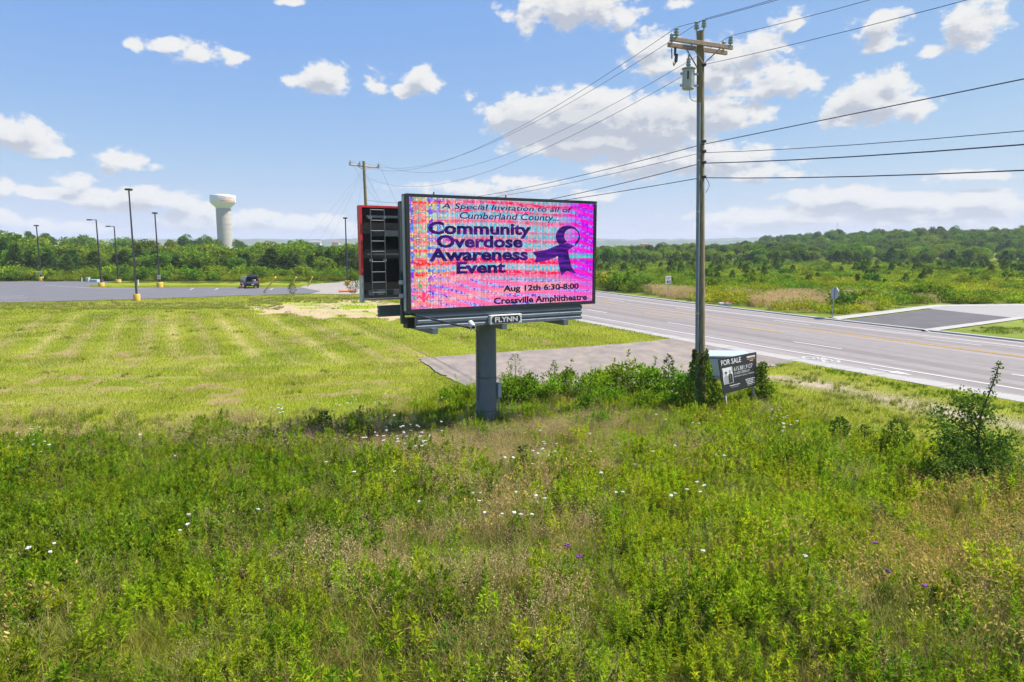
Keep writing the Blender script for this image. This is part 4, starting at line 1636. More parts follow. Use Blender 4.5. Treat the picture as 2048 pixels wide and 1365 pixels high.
# ------------------------------------------------------------------ water tower
def build_tower():
    Y = 480.0
    cx = at(445.5, 400, Y)[0]
    zf = lambda py: at(445, py, Y)[2]
    s = Y / FPX / math.cos(PITCH) * 1.0
    s = (at(446.5, 420, Y)[0] - at(445.5, 420, Y)[0])
    t = thing('water_tower', 'white topped water tower on a fat pale concrete shaft above the woods', 'water tower', (cx, Y, 0))
    MB().lathe([(14.6 * s, -1), (14.2 * s, 3), (14.0 * s, zf(418)), (13.6 * s, zf(416.5))], 48).obj('shaft', M['tower_concrete'], t, True)
    for k in range(1, 8):
        z = 4 + (zf(418) - 4) * k / 8
        MB().lathe([(14.25 * s, z - .1), (14.3 * s, z - .05), (14.3 * s, z + .05), (14.25 * s, z + .1)], 48).obj('lift_joint', M['tower_concrete'], t, True)
    zt_, zb_ = zf(391.5), zf(405.7)
    MB().lathe([(13.9 * s, zf(417)), (14.3 * s, zf(415.7)), (23.6 * s, zb_ - .3), (24.0 * s, zb_)], 48).obj('cone', M['tower_white'], t, True)
    MB().lathe([(24.0 * s, zb_), (24.2 * s, zb_ + .3), (24.2 * s, zt_ - .4), (23.6 * s, zt_), (12 * s, zf(389.6)), (.5, zf(389))], 48).obj('tank', M['tower_white'], t, True)
    # lettering wrapped on the tank
    r = 24.25 * s
    pale, redd = mat('tower_print_pale', (.55, .28, .20), .6), mat('tower_print_red', (.50, .06, .05), .6)

    def wrap(a0, a1, z0, z1):
        def f(a, c):
            q = a0 + (a1 - a0) * a
            return (r * math.sin(q), -r * math.cos(q), z0 + (z1 - z0) * c)
        return f
    lettering('CROSSVILLE', wrap(R(13), R(100), zf(401), zf(394.5)), pale, t, .03)
    b = MB()
    for k in range(14):
        q = R(13) + (R(90) - R(13)) * k / 14
        q2 = q + R(3.6)
        za, zc = zf(404.6), zf(402.2 - .5 * (k % 2))
        b.add([(r * math.sin(x), -r * math.cos(x), z) for x, z in ((q, za), (q2, za), (q2, zc), (q, zc))], [(0, 1, 2, 3)])
    b.obj('red_print', redd, t)


build_tower()


# ------------------------------------------------------------------ signs and cabinets
def build_signs():
    # speed limit
    g0 = gp(1336, 595)
    Y = g0[1]
    t = thing('speed_sign', 'white speed limit 40 sign on a thin post across the road', 'road sign', g0, R(24))
    top, bot = at(1336, 553, Y)[2], at(1336, 568.5, Y)[2]
    wl = (at(1342.6, 560, Y)[0] - at(1330.4, 560, Y)[0]) * 1.15
    dx = at(1336.5, 560, Y)[0] - g0[0]
    MB().tube([(0, 0, -.3), (dx, .03, top - .1)], .035, 6).obj('post', M['galv'], t)
    pn = MB().box((dx, 0, (top + bot) / 2), (wl, .03, top - bot), bev=.01).obj('panel', M['sign_white'], t)
    h = top - bot
    b = MB()
    for (cx, cz, sx, sz) in ((0, h / 2 - .05, wl * .9, .02), (0, -h / 2 + .05, wl * .9, .02), (-wl / 2 + .05, 0, .02, h - .12), (wl / 2 - .05, 0, .02, h - .12)):
        b.box((dx + cx, -.018, (top + bot) / 2 + cz), (sx, .004, sz))
    b.obj('edge_rule', M['print_dark'], pn)
    f = lambda x0, x1, z0, z1: (lambda a, c: (dx + wl * (x0 + (x1 - x0) * a), -.021, bot + h * (z0 + (z1 - z0) * c)))
    lettering('SPEED', f(-.36, .36, .76, .90), M['print_dark'], pn, .01)
    lettering('LIMIT', f(-.32, .32, .58, .72), M['print_dark'], pn, .01)
    lettering('40', f(-.38, .38, .10, .50), M['print_dark'], pn, .03)
    # stop sign seen from behind
    g0 = gp(1664, 638)
    Y = g0[1]
    t = thing('stop_sign', 'octagonal road sign seen from its bare grey back at the side road', 'road sign', g0, R(-80))
    zc = at(1667, 586.5, Y)[2]
    r = 12.6 / FPX * Y / .99
    dx = .06
    MB().tube([(0, 0, -.3), (dx, 0, zc + r * .9)], .04, 6).obj('post', M['galv'], t)
    MB().prism([(dx + r * math.cos(R(22.5 + 45 * k)), zc + r * math.sin(R(22.5 + 45 * k))) for k in range(8)], .05, .075).obj('panel', M['sign_back'], t)
    MB().prism([(dx + r * .97 * math.cos(R(22.5 + 45 * k)), zc + r * .97 * math.sin(R(22.5 + 45 * k))) for k in range(8)], .076, .08).obj('front_face', M['red'], t)

    # leaning for-sale sign
    P = {'TL': at(1437, 719, 23.1), 'BL': at(1447.3, 789, 23.1), 'TR': at(1512.7, 704.5, 24.3), 'BR': at(1513.3, 771.3, 24.3)}
    nn = np.cross(P['BR'] - P['BL'], P['TL'] - P['BL'])
    d_ = np.array(px_dir(1512.7, 704.5))
    P['TR'] = np.array([0, 0, CAM_H]) + d_ * float(((P['BL'] - np.array([0, 0, CAM_H])) @ nn) / (d_ @ nn))
    base = gp(1460, 834)
    t = thing('for_sale_sign', 'leaning black FOR SALE land sign on two wooden posts among the weeds', 'sign', base)
    o = lambda p: np.asarray(p, float) - base
    nrm = np.cross(P['BR'] - P['BL'], P['TL'] - P['BL'])
    nrm /= np.linalg.norm(nrm)           # towards the viewer
    if nrm[1] > 0:
        nrm = -nrm

    def S(a, c, lift=0.0):
        p = (P['BL'] * (1 - a) + P['BR'] * a) * (1 - c) + (P['TL'] * (1 - a) + P['TR'] * a) * c
        return o(p + nrm * lift)
    b = MB()
    q = [S(0, 0), S(1, 0), S(1, 1), S(0, 1)] + [S(0, 0, -.03), S(1, 0, -.03), S(1, 1, -.03), S(0, 1, -.03)]
    b.add(q, [(0, 1, 2, 3), (7, 6, 5, 4), (0, 4, 5, 1), (1, 5, 6, 2), (2, 6, 7, 3), (3, 7, 4, 0)])
    pan = b.obj('panel', M['sign_black'], t)
    pl = o(gp(1462, 836)) - np.array([0, 0, .3])
    pt = S(.12, .85, -.08)
    MB().tube([pl, S(.09, -.02, -.08), pt], .05, 4).obj('post', M['post_wood'], t)
    pr = o(np.array([P['BR'][0] + .1, P['BR'][1] + .1, -.3]))
    MB().tube([pr, S(.93, -.02, -.08), S(.93, .85, -.08)], .05, 4).obj('post', M['post_wood'], t)

    def put(s, x0, x1, z0, z1, m='print_white', bold=.01, shear=0.0, name='lettering'):
        lettering(s, lambda a, c: S(x0 + (x1 - x0) * a, z0 + (z1 - z0) * c, .004), M[m], pan, bold, shear, name)
    put('FOR SALE', .05, .57, .80, .95, bold=.012)
    put('615.881.9127', .36, .88, .575, .695, bold=.0)
    put('5.5 ACRE CORNER LOT', .36, .80, .475, .545, bold=.0)
    put('RESTAURANT | RETAIL | COMMERCIAL', .36, .93, .385, .435, bold=.0)

    def bars(x0, x1, z, h, m='print_white', n=1, name='fine_print'):
        b_ = MB()
        for i in range(n):
            w = (x1 - x0) / (n * 1.0)
            a0 = x0 + i * w
            a1 = a0 + w * (.82 if n > 1 else 1)
            b_.add([S(a0, z, .004), S(a1, z, .004), S(a1, z + h, .004), S(a0, z + h, .004)], [(0, 1, 2, 3)])
        b_.obj(name, M[m], pan)
    bars(.73, .96, .875, .05, 'print_white', 7, 'logo')
    bars(.74, .96, .825, .014, 'print_orange', 1, 'logo_rule')
    bars(.81, .91, .775, .02, 'print_white', 3, 'logo')
    for k in range(4):
        bars(.66 + .02 * k, .95, .245 - .048 * k, .022, 'print_white', 6)
    bars(.72, .95, .06, .014, 'print_grey', 5)
    bars(.20, .50, .175, .022, 'print_white', 9)
    bars(.24, .46, .125, .014, 'print_grey', 8)
    # monochrome portrait print: paper, two dark shoulders, light shapes
    b = MB()
    b.add([S(.05, .26, .003), S(.32, .26, .003), S(.32, .72, .003), S(.05, .72, .003)], [(0, 1, 2, 3)])
    b.obj('photo_print', M['print_white'], pan)

    def blob(cx, cz, rx, rz, m):
        b_ = MB()
        b_.add([S(cx + rx * math.cos(q), cz + rz * math.sin(q), .0055) for q in np.linspace(0, 2 * math.pi, 12, endpoint=False)], [tuple(range(12))])
        b_.obj('photo_tone', M[m], pan)
    def shape(pts, m):
        b_ = MB()
        b_.add([S(a, c, .0055) for a, c in pts], [tuple(range(len(pts)))])
        b_.obj('photo_tone', M[m], pan)
    shape([(.06, .27), (.17, .27), (.18, .47), (.155, .51), (.115, .51), (.075, .47)], 'print_grey')
    shape([(.18, .27), (.31, .27), (.305, .50), (.265, .54), (.225, .54), (.19, .49)], 'print_dark')
    shape([(.235, .40), (.25, .40), (.25, .53), (.24, .54)], 'print_white')
    for a in ((.135, .56, .030, .045, 'print_grey'), (.245, .595, .030, .048, 'print_grey'), (.135, .585, .034, .03, 'print_dark'), (.06, .6, .008, .10, 'print_grey'), (.305, .63, .010, .08, 'print_grey')):
        blob(*a)
    # pad-mounted cabinet beyond the sign
    g0 = gp(1428, 760)
    Y0 = g0[1]
    w, dpt = 2.15, 1.55
    zt_ = at(1428, 717, Y0)[2]
    t = thing('electrical_cabinet', 'pale blue grey pad mounted electrical cabinet behind the for sale sign', 'cabinet', (gp(1410, 760)[0] + w / 2, Y0 + dpt / 2, 0), R(-4))
    MB().box((0, 0, .05), (w + .25, dpt + .25, .14), bev=.02).obj('pad', M['concrete'], t)
    MB().box((0, 0, zt_ / 2 + .05), (w, dpt, zt_ - .14), bev=.02).obj('body', M['cabinet'], t)
    MB().box((0, 0, zt_ + .07), (w + .06, dpt + .06, .10), bev=.03).obj('lid', M['cabinet'], t)
    MB().box((0, -dpt / 2 - .004, zt_ / 2 + .03), (.02, .012, zt_ - .22)).obj('door_seam', M['dark'], t)
    MB().box((.12, -dpt / 2 - .02, zt_ / 2 + .1), (.05, .04, .16)).obj('handle', M['galv'], t)
    # thin dark stake beside the sign
    g0 = gp(1423, 815)
    tag(MB().box((g0[0], g0[1], .45), (.04, .04, 1.0)).obj('stake', M['dark']), 'thin black stake standing between the pole and the for sale sign', 'stake')

    # drain inlet block on the far verge
    g0 = gp(1452, 613)
    t = thing('drain_inlet', 'low white concrete drain inlet with red clay top on the far verge', 'drain inlet', g0, R(-66) + R(60))
    s = g0[1] / FPX
    MB().prism([(-11 * s, 0), (11 * s, 0), (12 * s, 6.0 * s), (-11.5 * s, 6.0 * s)], 0, .9).obj('headwall', M['white'], t)
    MB().box((0 - 2 * s, -.012, 3.0 * s), (8 * s, .02, 2.4 * s)).obj('opening', M['print_grey'], t)
    for k in range(5):
        MB().box(((-2 + k * 3.4) * s, .25 + .05 * (k % 2), 6.6 * s + .04 * (k % 3)), (3.0 * s, .3, 1.6 * s), rz=.1 * k, bev=.02).obj('brick', M['brick_red'], t)
    # white marker post across the side road
    g0 = gp(1826, 604)
    m_ = MB().tube([(g0[0], g0[1], -.2), (g0[0], g0[1], at(1826, 592, g0[1])[2])], .05, 6).obj('marker_post', M['white'])
    tag(m_, 'short white marker post in the grass beyond the side road kerb', 'marker post')
    # utility boxes at the far edge of the lot
    def ubox(px0, px1, ptop, pbase, name, lab, m, dep):
        a, b_ = gp(px0, pbase), gp(px1, pbase)
        h_ = at(px0, ptop, a[1])[2]
        t_ = thing(name, lab, 'utility box', ((a[0] + b_[0]) / 2, a[1] + dep / 2, 0))
        MB().box((0, 0, h_ / 2), (b_[0] - a[0], dep, h_), bev=.03).obj('body', M[m], t_)
        MB().box((0, 0, h_ + .02), (b_[0] - a[0] + .05, dep + .05, .06), bev=.02).obj('lid', M[m], t_)
    M['box_teal'] = mat('box_pale_green', (.42, .55, .52), .5)
    ubox(162, 163.8, 556.5, 564, 'utility_pedestal', 'thin pale utility pedestal left of the green utility boxes', 'white', .2)
    ubox(171.5, 177, 556, 564, 'utility_box', 'upright pale green utility box at the edge of the parking lot', 'box_teal', .6)
    ubox(178, 194, 560, 564.5, 'utility_box', 'low wide pale green utility box at the edge of the parking lot', 'box_teal', .9)
    ubox(203.8, 206.3, 555, 563, 'utility_pedestal', 'thin pale utility pedestal behind the lamp with a side arm', 'white', .25)
    # small notice stub behind the lamp with a notice
    ubox(274.6, 276.6, 561, 572, 'utility_pedestal', 'thin white pedestal half hidden behind the nearest lamp', 'white', .25)
    # orange barrier lying by the gravel
    a, b_ = gp(678, 585), gp(712, 584)
    t = thing('barrier', 'long orange plastic barrier lying by the gravel', 'barrier', a)
    d = b_ - a
    MB().tube([(0, 0, .16), (d[0], d[1], .16)], .16, 6).obj('rail', M['orange'], t)
    for k in (.1, .5, .9):
        MB().box((d[0] * k, d[1] * k, .03), (.25, .5, .06)).obj('foot', M['orange'], t)


M['sign_white'] = mat('sign_sheeting_white', (.86, .86, .85), .4, var=.03)
M['sign_back'] = mat('bare_aluminium', (.40, .43, .46), .5, .2, var=.06)
build_signs()


# ------------------------------------------------------------------ car and person
def build_car():
    g0 = gp(505.5, 577.3)
    t = thing('parked_car', 'grey sport utility car parked on the lot with its tailgate raised', 'car', (g0[0], g0[1], 0), R(32))
    # local: +y forward, rear at y = 0
    W = .98

    def loft(secs):
        b = MB()
        n = len(secs[0])
        for s in secs:
            b.v += [tuple(p) for p in s]
        for i in range(len(secs) - 1):
            for k in range(n):
                j = (k + 1) % n
                b.f.append((i * n + k, i * n + j, (i + 1) * n + j, (i + 1) * n + k))
        b.f.append(tuple(range(n - 1, -1, -1)))
        b.f.append(tuple(range((len(secs) - 1) * n, len(secs) * n)))
        return b

    def sec(y, w, z0, z1, r=.12):
        return [(-w + r, y, z0), (w - r, y, z0), (w, y, z0 + r), (w, y, z1 - r), (w - r * .6, y, z1), (-w + r * .6, y, z1), (-w, y, z1 - r), (-w, y, z0 + r)]
    loft([sec(0.0, .90, .42, .98), sec(.12, .96, .32, 1.02), sec(1.2, .98, .28, 1.05), sec(3.0, .98, .28, 1.04), sec(3.9, .95, .30, .98), sec(4.45, .84, .36, .82)]).obj('body', M['car'], t, True)
    # cabin as a shell: roof, side glass, pillars
    MB().prism([(-.66, 1.62), (-.5, 1.68), (.5, 1.68), (.66, 1.62)], .35, 2.7).obj('roof', M['car'], t)
    b = MB()
    for sx in (-1, 1):
        b.add([(sx * .93, .25, 1.02), (sx * .93, 3.3, 1.02), (sx * .70, 2.7, 1.64), (sx * .70, .45, 1.64)], [(0, 1, 2, 3)])
    b.add([(-.93, 3.3, 1.02), (.93, 3.3, 1.02), (.66, 2.7, 1.64), (-.66, 2.7, 1.64)], [(0, 1, 2, 3)])
    b.obj('window', M['glass_dark'], t)
    b = MB()
    for sx in (-1, 1):
        b.tube([(sx * .92, .12, .98), (sx * .70, .38, 1.64)], .055, 6)
    b.obj('pillar', M['car'], t)
    # boot interior and cargo
    MB().box((0, .62, 1.05), (1.5, .9, .10)).obj('boot_floor', M['dark'], t)
    MB().box((0, 1.05, 1.28), (1.4, .12, .56)).obj('seat_back', M['shirt'], t)
    MB().box((.28, .35, 1.14), (.5, .3, .2), bev=.04).obj('white_bag', M['print_white'], t)
    # raised tailgate
    g_ = MB()
    g_.add([(-.62, .38, 1.69), (.62, .38, 1.69), (.68, -.62, 1.93), (-.68, -.62, 1.93), (-.62, .38, 1.74), (.62, .38, 1.74), (.68, -.64, 1.99), (-.68, -.64, 1.99)],
           [(0, 1, 2, 3), (7, 6, 5, 4), (0, 4, 5, 1), (1, 5, 6, 2), (2, 6, 7, 3), (3, 7, 4, 0)])
    g_.obj('tailgate', M['galv'], t)
    for sx in (-1, 1):
        MB().tube([(sx * .78, .22, 1.36), (sx * .6, -.2, 1.84)], .018, 5).obj('gas_strut', M['rubber'], t)
        MB().box((sx * .86, .08, 1.08), (.13, .10, .50), bev=.03).obj('tail_light', M['tail_red'], t)
        for y in (.85, 3.5):
            wl = MB()
            wl.tube([(sx * .78, y, .35), (sx * 1.0, y, .35)], .35, 18)
            w_ = wl.obj('wheel', M['rubber'], t)
            MB().tube([(sx * 1.0, y, .35), (sx * 1.012, y, .35)], .21, 14).obj('rim', M['galv'], w_)
        MB().box((sx * 1.06, 2.75, 1.10), (.2, .12, .16), bev=.04).obj('mirror', M['car'], t)
    MB().box((0, -.04, .50), (1.82, .16, .26), bev=.05).obj('bumper', M['rubber'], t)
    MB().box((0, -.01, .83), (1.50, .05, .26), bev=.02).obj('tail_panel', M['car_light'], t)
    MB().box((0, -.13, .56), (.36, .012, .13)).obj('number_plate', M['print_white'], t)


M['car_light'] = mat('car_panel_sheen', (.22, .23, .25), .3, .4)
build_car()


def build_person():
    g0 = gp(482.5, 578)
    t = thing('person', 'person in a dark top and shorts crouching beside the parked car', 'person', (g0[0], g0[1], 0), R(-150))
    # joints of a crouch, facing +y locally
    J = {'pelvis': (0, -.05, .34), 'waist': (0, .0, .50), 'chest': (0, .10, .68), 'neck': (0, .17, .84), 'head': (0, .22, .95), 'crown': (0, .22, 1.06),
         'hl': (-.11, -.02, .32), 'kl': (-.17, .36, .46), 'al': (-.13, .12, .08), 'tl': (-.14, .32, .04),
         'hr': (.11, -.02, .32), 'kr': (.17, .34, .50), 'ar': (.13, .10, .08), 'tr': (.14, .30, .04),
         'sl': (-.17, .13, .76), 'el': (-.24, .32, .56), 'wl': (-.14, .50, .44), 'dl': (-.12, .57, .40),
         'sr': (.17, .13, .76), 'er': (.25, .34, .58), 'wr': (.15, .52, .42), 'dr': (.12, .59, .38)}
    rad = {'pelvis': .15, 'waist': .13, 'chest': .15, 'neck': .055, 'head': .095, 'crown': .07, 'hl': .10, 'kl': .068, 'al': .045, 'tl': .035, 'hr': .10, 'kr': .068, 'ar': .045, 'tr': .035,
           'sl': .06, 'el': .042, 'wl': .03, 'dl': .03, 'sr': .06, 'er': .042, 'wr': .03, 'dr': .03}
    ed = [('pelvis', 'waist'), ('waist', 'chest'), ('chest', 'neck'), ('neck', 'head'), ('head', 'crown'), ('pelvis', 'hl'), ('hl', 'kl'), ('kl', 'al'), ('al', 'tl'),
          ('pelvis', 'hr'), ('hr', 'kr'), ('kr', 'ar'), ('ar', 'tr'), ('chest', 'sl'), ('sl', 'el'), ('el', 'wl'), ('wl', 'dl'), ('chest', 'sr'), ('sr', 'er'), ('er', 'wr'), ('wr', 'dr')]

    def skin(name, keys, m, grow=0.0):
        ks = list(keys)
        me = bpy.data.meshes.new(name)
        me.from_pydata([J[k] for k in ks], [(ks.index(a), ks.index(b)) for a, b in ed if a in ks and b in ks], [])
        ob = link(name, me, t)
        sm = ob.modifiers.new('skin', 'SKIN')
        for i, k in enumerate(ks):
            me.skin_vertices[0].data[i].radius = (rad[k] + grow, rad[k] + grow)
        me.skin_vertices[0].data[0].use_root = True
        ss = ob.modifiers.new('smooth', 'SUBSURF')
        ss.levels = ss.render_levels = 1
        me.materials.append(m)
        return ob
    skin('body', J.keys(), M['skin'])
    skin('shirt', ['waist', 'chest', 'sl', 'sr', 'pelvis'], M['shirt'], .022)
    MB().lathe([(.06, -.09), (.105, -.03), (.112, .03), (.09, .09), (.03, .12)], 12, (0, .19, .99)).obj('hair', M['hair'], t, True)
    for k in ('tl', 'tr'):
        p = J[k]
        MB().box((p[0], p[1] - .06, .045), (.09, .26, .09), bev=.03).obj('shoe', M['print_white'], t)


build_person()


# ================================================================== plants
def unit(v):
    return v / (np.linalg.norm(v, axis=-1, keepdims=True) + 1e-9)


class Veg:
    """leaves and blades collected as triangles with a colour per vertex"""

    def __init__(self, rng):
        self.V, self.F, self.C, self.n, self.r = [], [], [], 0, rng

    def _put(self, v, f, c):
        self.V.append(v.reshape(-1, 3))
        self.C.append(c.reshape(-1, 3))
        self.F.append((f + self.n).reshape(-1, 3))
        self.n += v.reshape(-1, 3).shape[0]

    def leaves(self, P, D, L_, W_, col, var=.25, fold=.25, N=None):
        """P base, D direction, L_ length, W_ width: a folded four point leaf each"""
        n = len(P)
        D = unit(D)
        if N is None:
            N = self.r.normal(size=(n, 3))
        S = unit(np.cross(D, N))
        U = np.cross(S, D)
        L_, W_ = np.broadcast_to(L_, n)[:, None], np.broadcast_to(W_, n)[:, None]
        mid = P + D * L_ * .45
        tip = P + D * L_ - U * L_ * .12
        a = mid + S * W_ * .5 + U * W_ * fold
        b = mid - S * W_ * .5 + U * W_ * fold
        v = np.stack([P, a, tip, b], 1)
        base = np.arange(n)[:, None] * 4
        f = np.concatenate([base + [0, 1, 2], base + [0, 2, 3]], 0)
        c = np.asarray(col, float)
        if c.ndim == 1:
            c = np.broadcast_to(c, (n, 3))
        c = c * (1 + var * (self.r.random((n, 1)) * 2 - 1))
        self._put(v, f, np.repeat(c[:, None], 4, 1))

    def blades(self, P, H_, bend, W_, col, var=.25, az=None, tipcol=None):
        """tapering bent grass blades of three segments"""
        n = len(P)
        if az is None:
            az = self.r.random(n) * 2 * math.pi
        H_, bend, W_ = (np.broadcast_to(x, n) for x in (H_, bend, W_))
        d = np.stack([np.cos(az), np.sin(az), az * 0], 1)
        face = az + self.r.random(n) * 3.1
        s = np.stack([np.cos(face), np.sin(face), az * 0], 1)
        rows = []
        for t, w in ((0, 1), (.45, .8), (.8, .45)):
            c = P + d * (bend * t * t)[:, None] + np.array([0, 0, 1.0]) * (H_ * (t - .18 * t * t))[:, None]
            rows += [c - s * (W_ * w * .5)[:, None], c + s * (W_ * w * .5)[:, None]]
        rows.append(P + d * bend[:, None] + np.array([0, 0, 1.0]) * (H_ * .82)[:, None])
        v = np.stack(rows, 1)
        base = np.arange(n)[:, None] * 7
        f = np.concatenate([base + k for k in ([0, 1, 3], [0, 3, 2], [2, 3, 5], [2, 5, 4], [4, 5, 6])], 0)
        c = np.asarray(col, float)
        if c.ndim == 1:
            c = np.broadcast_to(c, (n, 3))
        c = c * (1 + var * (self.r.random((n, 1)) * 2 - 1))
        cc = np.repeat(c[:, None], 7, 1)
        if tipcol is not None:
            w = np.array([0, 0, .2, .2, .6, .6, 1.0])[None, :, None]
            cc = cc * (1 - w) + np.asarray(tipcol)[None, None] * w
        self._put(v, f, cc)
        return v[:, 6], d

    def stems(self, A, B, W_, col):
        """thin two sided stems as crossed strips"""
        n = len(A)
        d = unit(B - A)
        for k in range(2):
            s = unit(np.cross(d, self.r.normal(size=(n, 3))))
            w = np.broadcast_to(W_, n)[:, None]
            v = np.stack([A - s * w * .5, A + s * w * .5, B], 1)
            f = np.arange(n)[:, None] * 3 + np.array([0, 1, 2])
            self._put(v, f, np.broadcast_to(np.asarray(col, float), (n, 3, 3)).copy())

    def mesh(self, name, m):
        return tri_mesh(name, np.concatenate(self.V), np.concatenate(self.F), m, np.concatenate(self.C))


G_DARK, G_MID, G_YEL, G_LIME = (.095, .175, .014), (.175, .275, .018), (.310, .370, .024), (.350, .385, .032)
STRAW_C, TAN_C, GOLD_C, RUST_C = (.50, .40, .18), (.60, .45, .23), (.66, .50, .15), (.34, .20, .07)


def sph(r, n, up=.0):
    v = unit(r.normal(size=(n, 3)))
    v[:, 2] += up
    return unit(v)


def leafy_clump(seed, h, rad, stems, per, ll, lw, cols, lean=.35):
    """upright leafy stems with narrow leaves, thickest towards the top"""
    r = np.random.default_rng(seed)
    g = Veg(r)
    a = r.random(stems) * 2 * math.pi
    q = np.sqrt(r.random(stems)) * rad
    base = np.stack([q * np.cos(a), q * np.sin(a), np.zeros(stems) - .05], 1)
    hh = h * (.6 + .4 * r.random(stems)) * (1 - .25 * (q / rad) ** 2)
    top = base + np.stack([np.cos(a) * lean * q + r.normal(size=stems) * .05, np.sin(a) * lean * q + r.normal(size=stems) * .05, hh], 1)
    g.stems(base, top, .012, np.array(cols[0]) * .8)
    t = np.concatenate([np.sort(1 - r.random(per) ** 1.5 * .80) for _ in range(stems)])
    i = np.repeat(np.arange(stems), per)
    P = base[i] + (top - base)[i] * t[:, None]
    ph = np.tile(np.arange(per) * 2.4, stems) + r.random(stems * per) * .6
    el = .25 + .9 * t ** 3 + r.normal(size=len(t)) * .25
    D = np.stack([np.cos(ph) * np.cos(el), np.sin(ph) * np.cos(el), np.sin(el)], 1)
    pick = r.integers(0, len(cols), stems)
    c = np.array(cols)[pick][i]
    ln = ll * (.7 + .5 * r.random(len(t))) * (1.15 - .45 * t)
    N = np.stack([np.zeros(len(t)), np.zeros(len(t)), np.ones(len(t))], 1) + r.normal(size=(len(t), 3)) * .45
    g.leaves(P, D, ln, ln * lw, c, .3, .18, N)
    return g


def bush_mesh(seed, rad, h, n, ll, lw, cols, m, name, lobes=7):
    r = np.random.default_rng(seed)
    g = Veg(r)
    lc = np.stack([r.normal(size=lobes) * rad * .45, r.normal(size=lobes) * rad * .45, h * (.3 + .5 * r.random(lobes))], 1)
    lr = rad * (.35 + .3 * r.random(lobes))
    i = r.integers(0, lobes, n)
    d = sph(r, n, .35)
    P = lc[i] + d * (lr[i] * (.55 + .5 * r.random(n)))[:, None] * np.array([1, 1, .85])
    P[:, 2] = np.maximum(P[:, 2], .03)
    D = d + r.normal(size=(n, 3)) * .6
    c = np.array(cols)[r.integers(0, len(cols), lobes)][i]
    g.leaves(P, D, ll * (.7 + .6 * r.random(n)), ll * lw, c, .35, .2, d + r.normal(size=(n, 3)) * .7)
    k = 14
    A = np.stack([r.normal(size=k) * .08, r.normal(size=k) * .08, np.zeros(k) - .1], 1)
    g.stems(A, lc[r.integers(0, lobes, k)] + r.normal(size=(k, 3)) * .1, .03, (.07, .055, .035))
    # shoots that stand above the mass
    for s in range(5):
        b = lc[r.integers(0, lobes)]
        tp = b + np.array([r.normal() * .12, r.normal() * .12, h * .5 * (.5 + r.random())])
        t = r.random(22)
        ph = r.random(22) * 6.28
        g.stems(b[None], tp[None], .015, (.08, .07, .03))
        g.leaves(b + (tp - b) * t[:, None], np.stack([np.cos(ph), np.sin(ph), .5 + 0 * ph], 1), ll * .9, ll * lw * .9, cols[-1], .3)
    return g.mesh(name, m)


def grass_patch(seed, size, n, h, w, cols, bend=.6, heads=None, hn=0, hcol=None, tip=None, hsize=.03):
    r = np.random.default_rng(seed)
    g = Veg(r)
    # blades gathered in tufts
    nt_ = max(4, int(n / 14))
    tc = (r.random((nt_, 2)) - .5) * size
    i = r.integers(0, nt_, n)
    P = np.concatenate([tc[i] + r.normal(size=(n, 2)) * size * .05, np.zeros((n, 1)) - .02], 1)
    hh = h * (.45 + .55 * r.random(n))
    c = np.array(cols)[r.integers(0, len(cols), nt_)][i]
    g.blades(P, hh, hh * bend * r.random(n), w, c, .3, tipcol=tip)
    if hn:
        P = np.concatenate([(r.random((hn, 2)) - .5) * size, np.zeros((hn, 1))], 1)
        hh = h * (.95 + .45 * r.random(hn))
        tipp, d = g.blades(P, hh, hh * .28 * r.random(hn), w * .55, np.array(hcol) * .85, .2)
        if heads == 'panicle':
            m_ = 7
            i = np.repeat(np.arange(hn), m_)
            o = r.normal(size=(hn * m_, 3)) * np.array([.045, .045, .06])
            g.leaves(tipp[i] + o - [0, 0, .04], r.normal(size=(hn * m_, 3)) + [0, 0, .6], hsize * (.7 + .6 * r.random(hn * m_)), hsize * .4, hcol, .35)
        elif heads == 'spike':
            for k in range(3):
                g.leaves(tipp - [0, 0, .03], d * .8 + np.array([0, 0, .7]) + r.normal(size=(hn, 3)) * .12, hsize * 2.6, hsize * .8, hcol, .3)
    return g


def crown(seed, rad, h, base, n, leaf, cols, kind):
    r = np.random.default_rng(seed)
    g = Veg(r)
    if kind == 'pine':
        t = r.random(n) ** .8
        rr = rad * (1.02 - t) ** .75 * (.45 + .6 * r.random(n))
        ph = r.random(n) * 6.283
        lay = np.floor(t * 9) / 9
        z = base + (h - base) * (lay * .6 + t * .4)
        wob = 1 + .25 * np.sin(ph * 3 + lay * 20)
        P = np.stack([rr * wob * np.cos(ph), rr * wob * np.sin(ph), z - rr * .10], 1)
        D = np.stack([np.cos(ph), np.sin(ph), r.normal(size=n) * .4 + .1], 1)
        c = np.array(cols)[r.integers(0, len(cols), 10)][np.minimum((t * 9).astype(int), 9)]
        g.leaves(P, D + r.normal(size=(n, 3)) * .4, leaf * (.7 + .6 * r.random(n)), leaf * .55, c, .35, .15)
        return g
    lobes = 16 if kind == 'round' else 22
    d = sph(r, lobes, .15)
    lc = d * np.array([rad, rad, (h - base) * .5]) * (.35 + .4 * r.random((lobes, 1))) + np.array([0, 0, base + (h - base) * .52])
    lr = rad * (.16 + .34 * r.random(lobes) ** 1.3)
    i = r.integers(0, lobes, n)
    dd = sph(r, n, .25)
    P = lc[i] + dd * (lr[i] * (.55 + .5 * r.random(n) ** .6))[:, None]
    c = np.array(cols)[r.integers(0, len(cols), lobes)] * (.8 + .4 * r.random((lobes, 1)))
    g.leaves(P, dd + r.normal(size=(n, 3)) * .7, leaf * (.6 + .7 * r.random(n)), leaf * .75, c[i], .35, .2, dd + r.normal(size=(n, 3)) * .6)
    return g


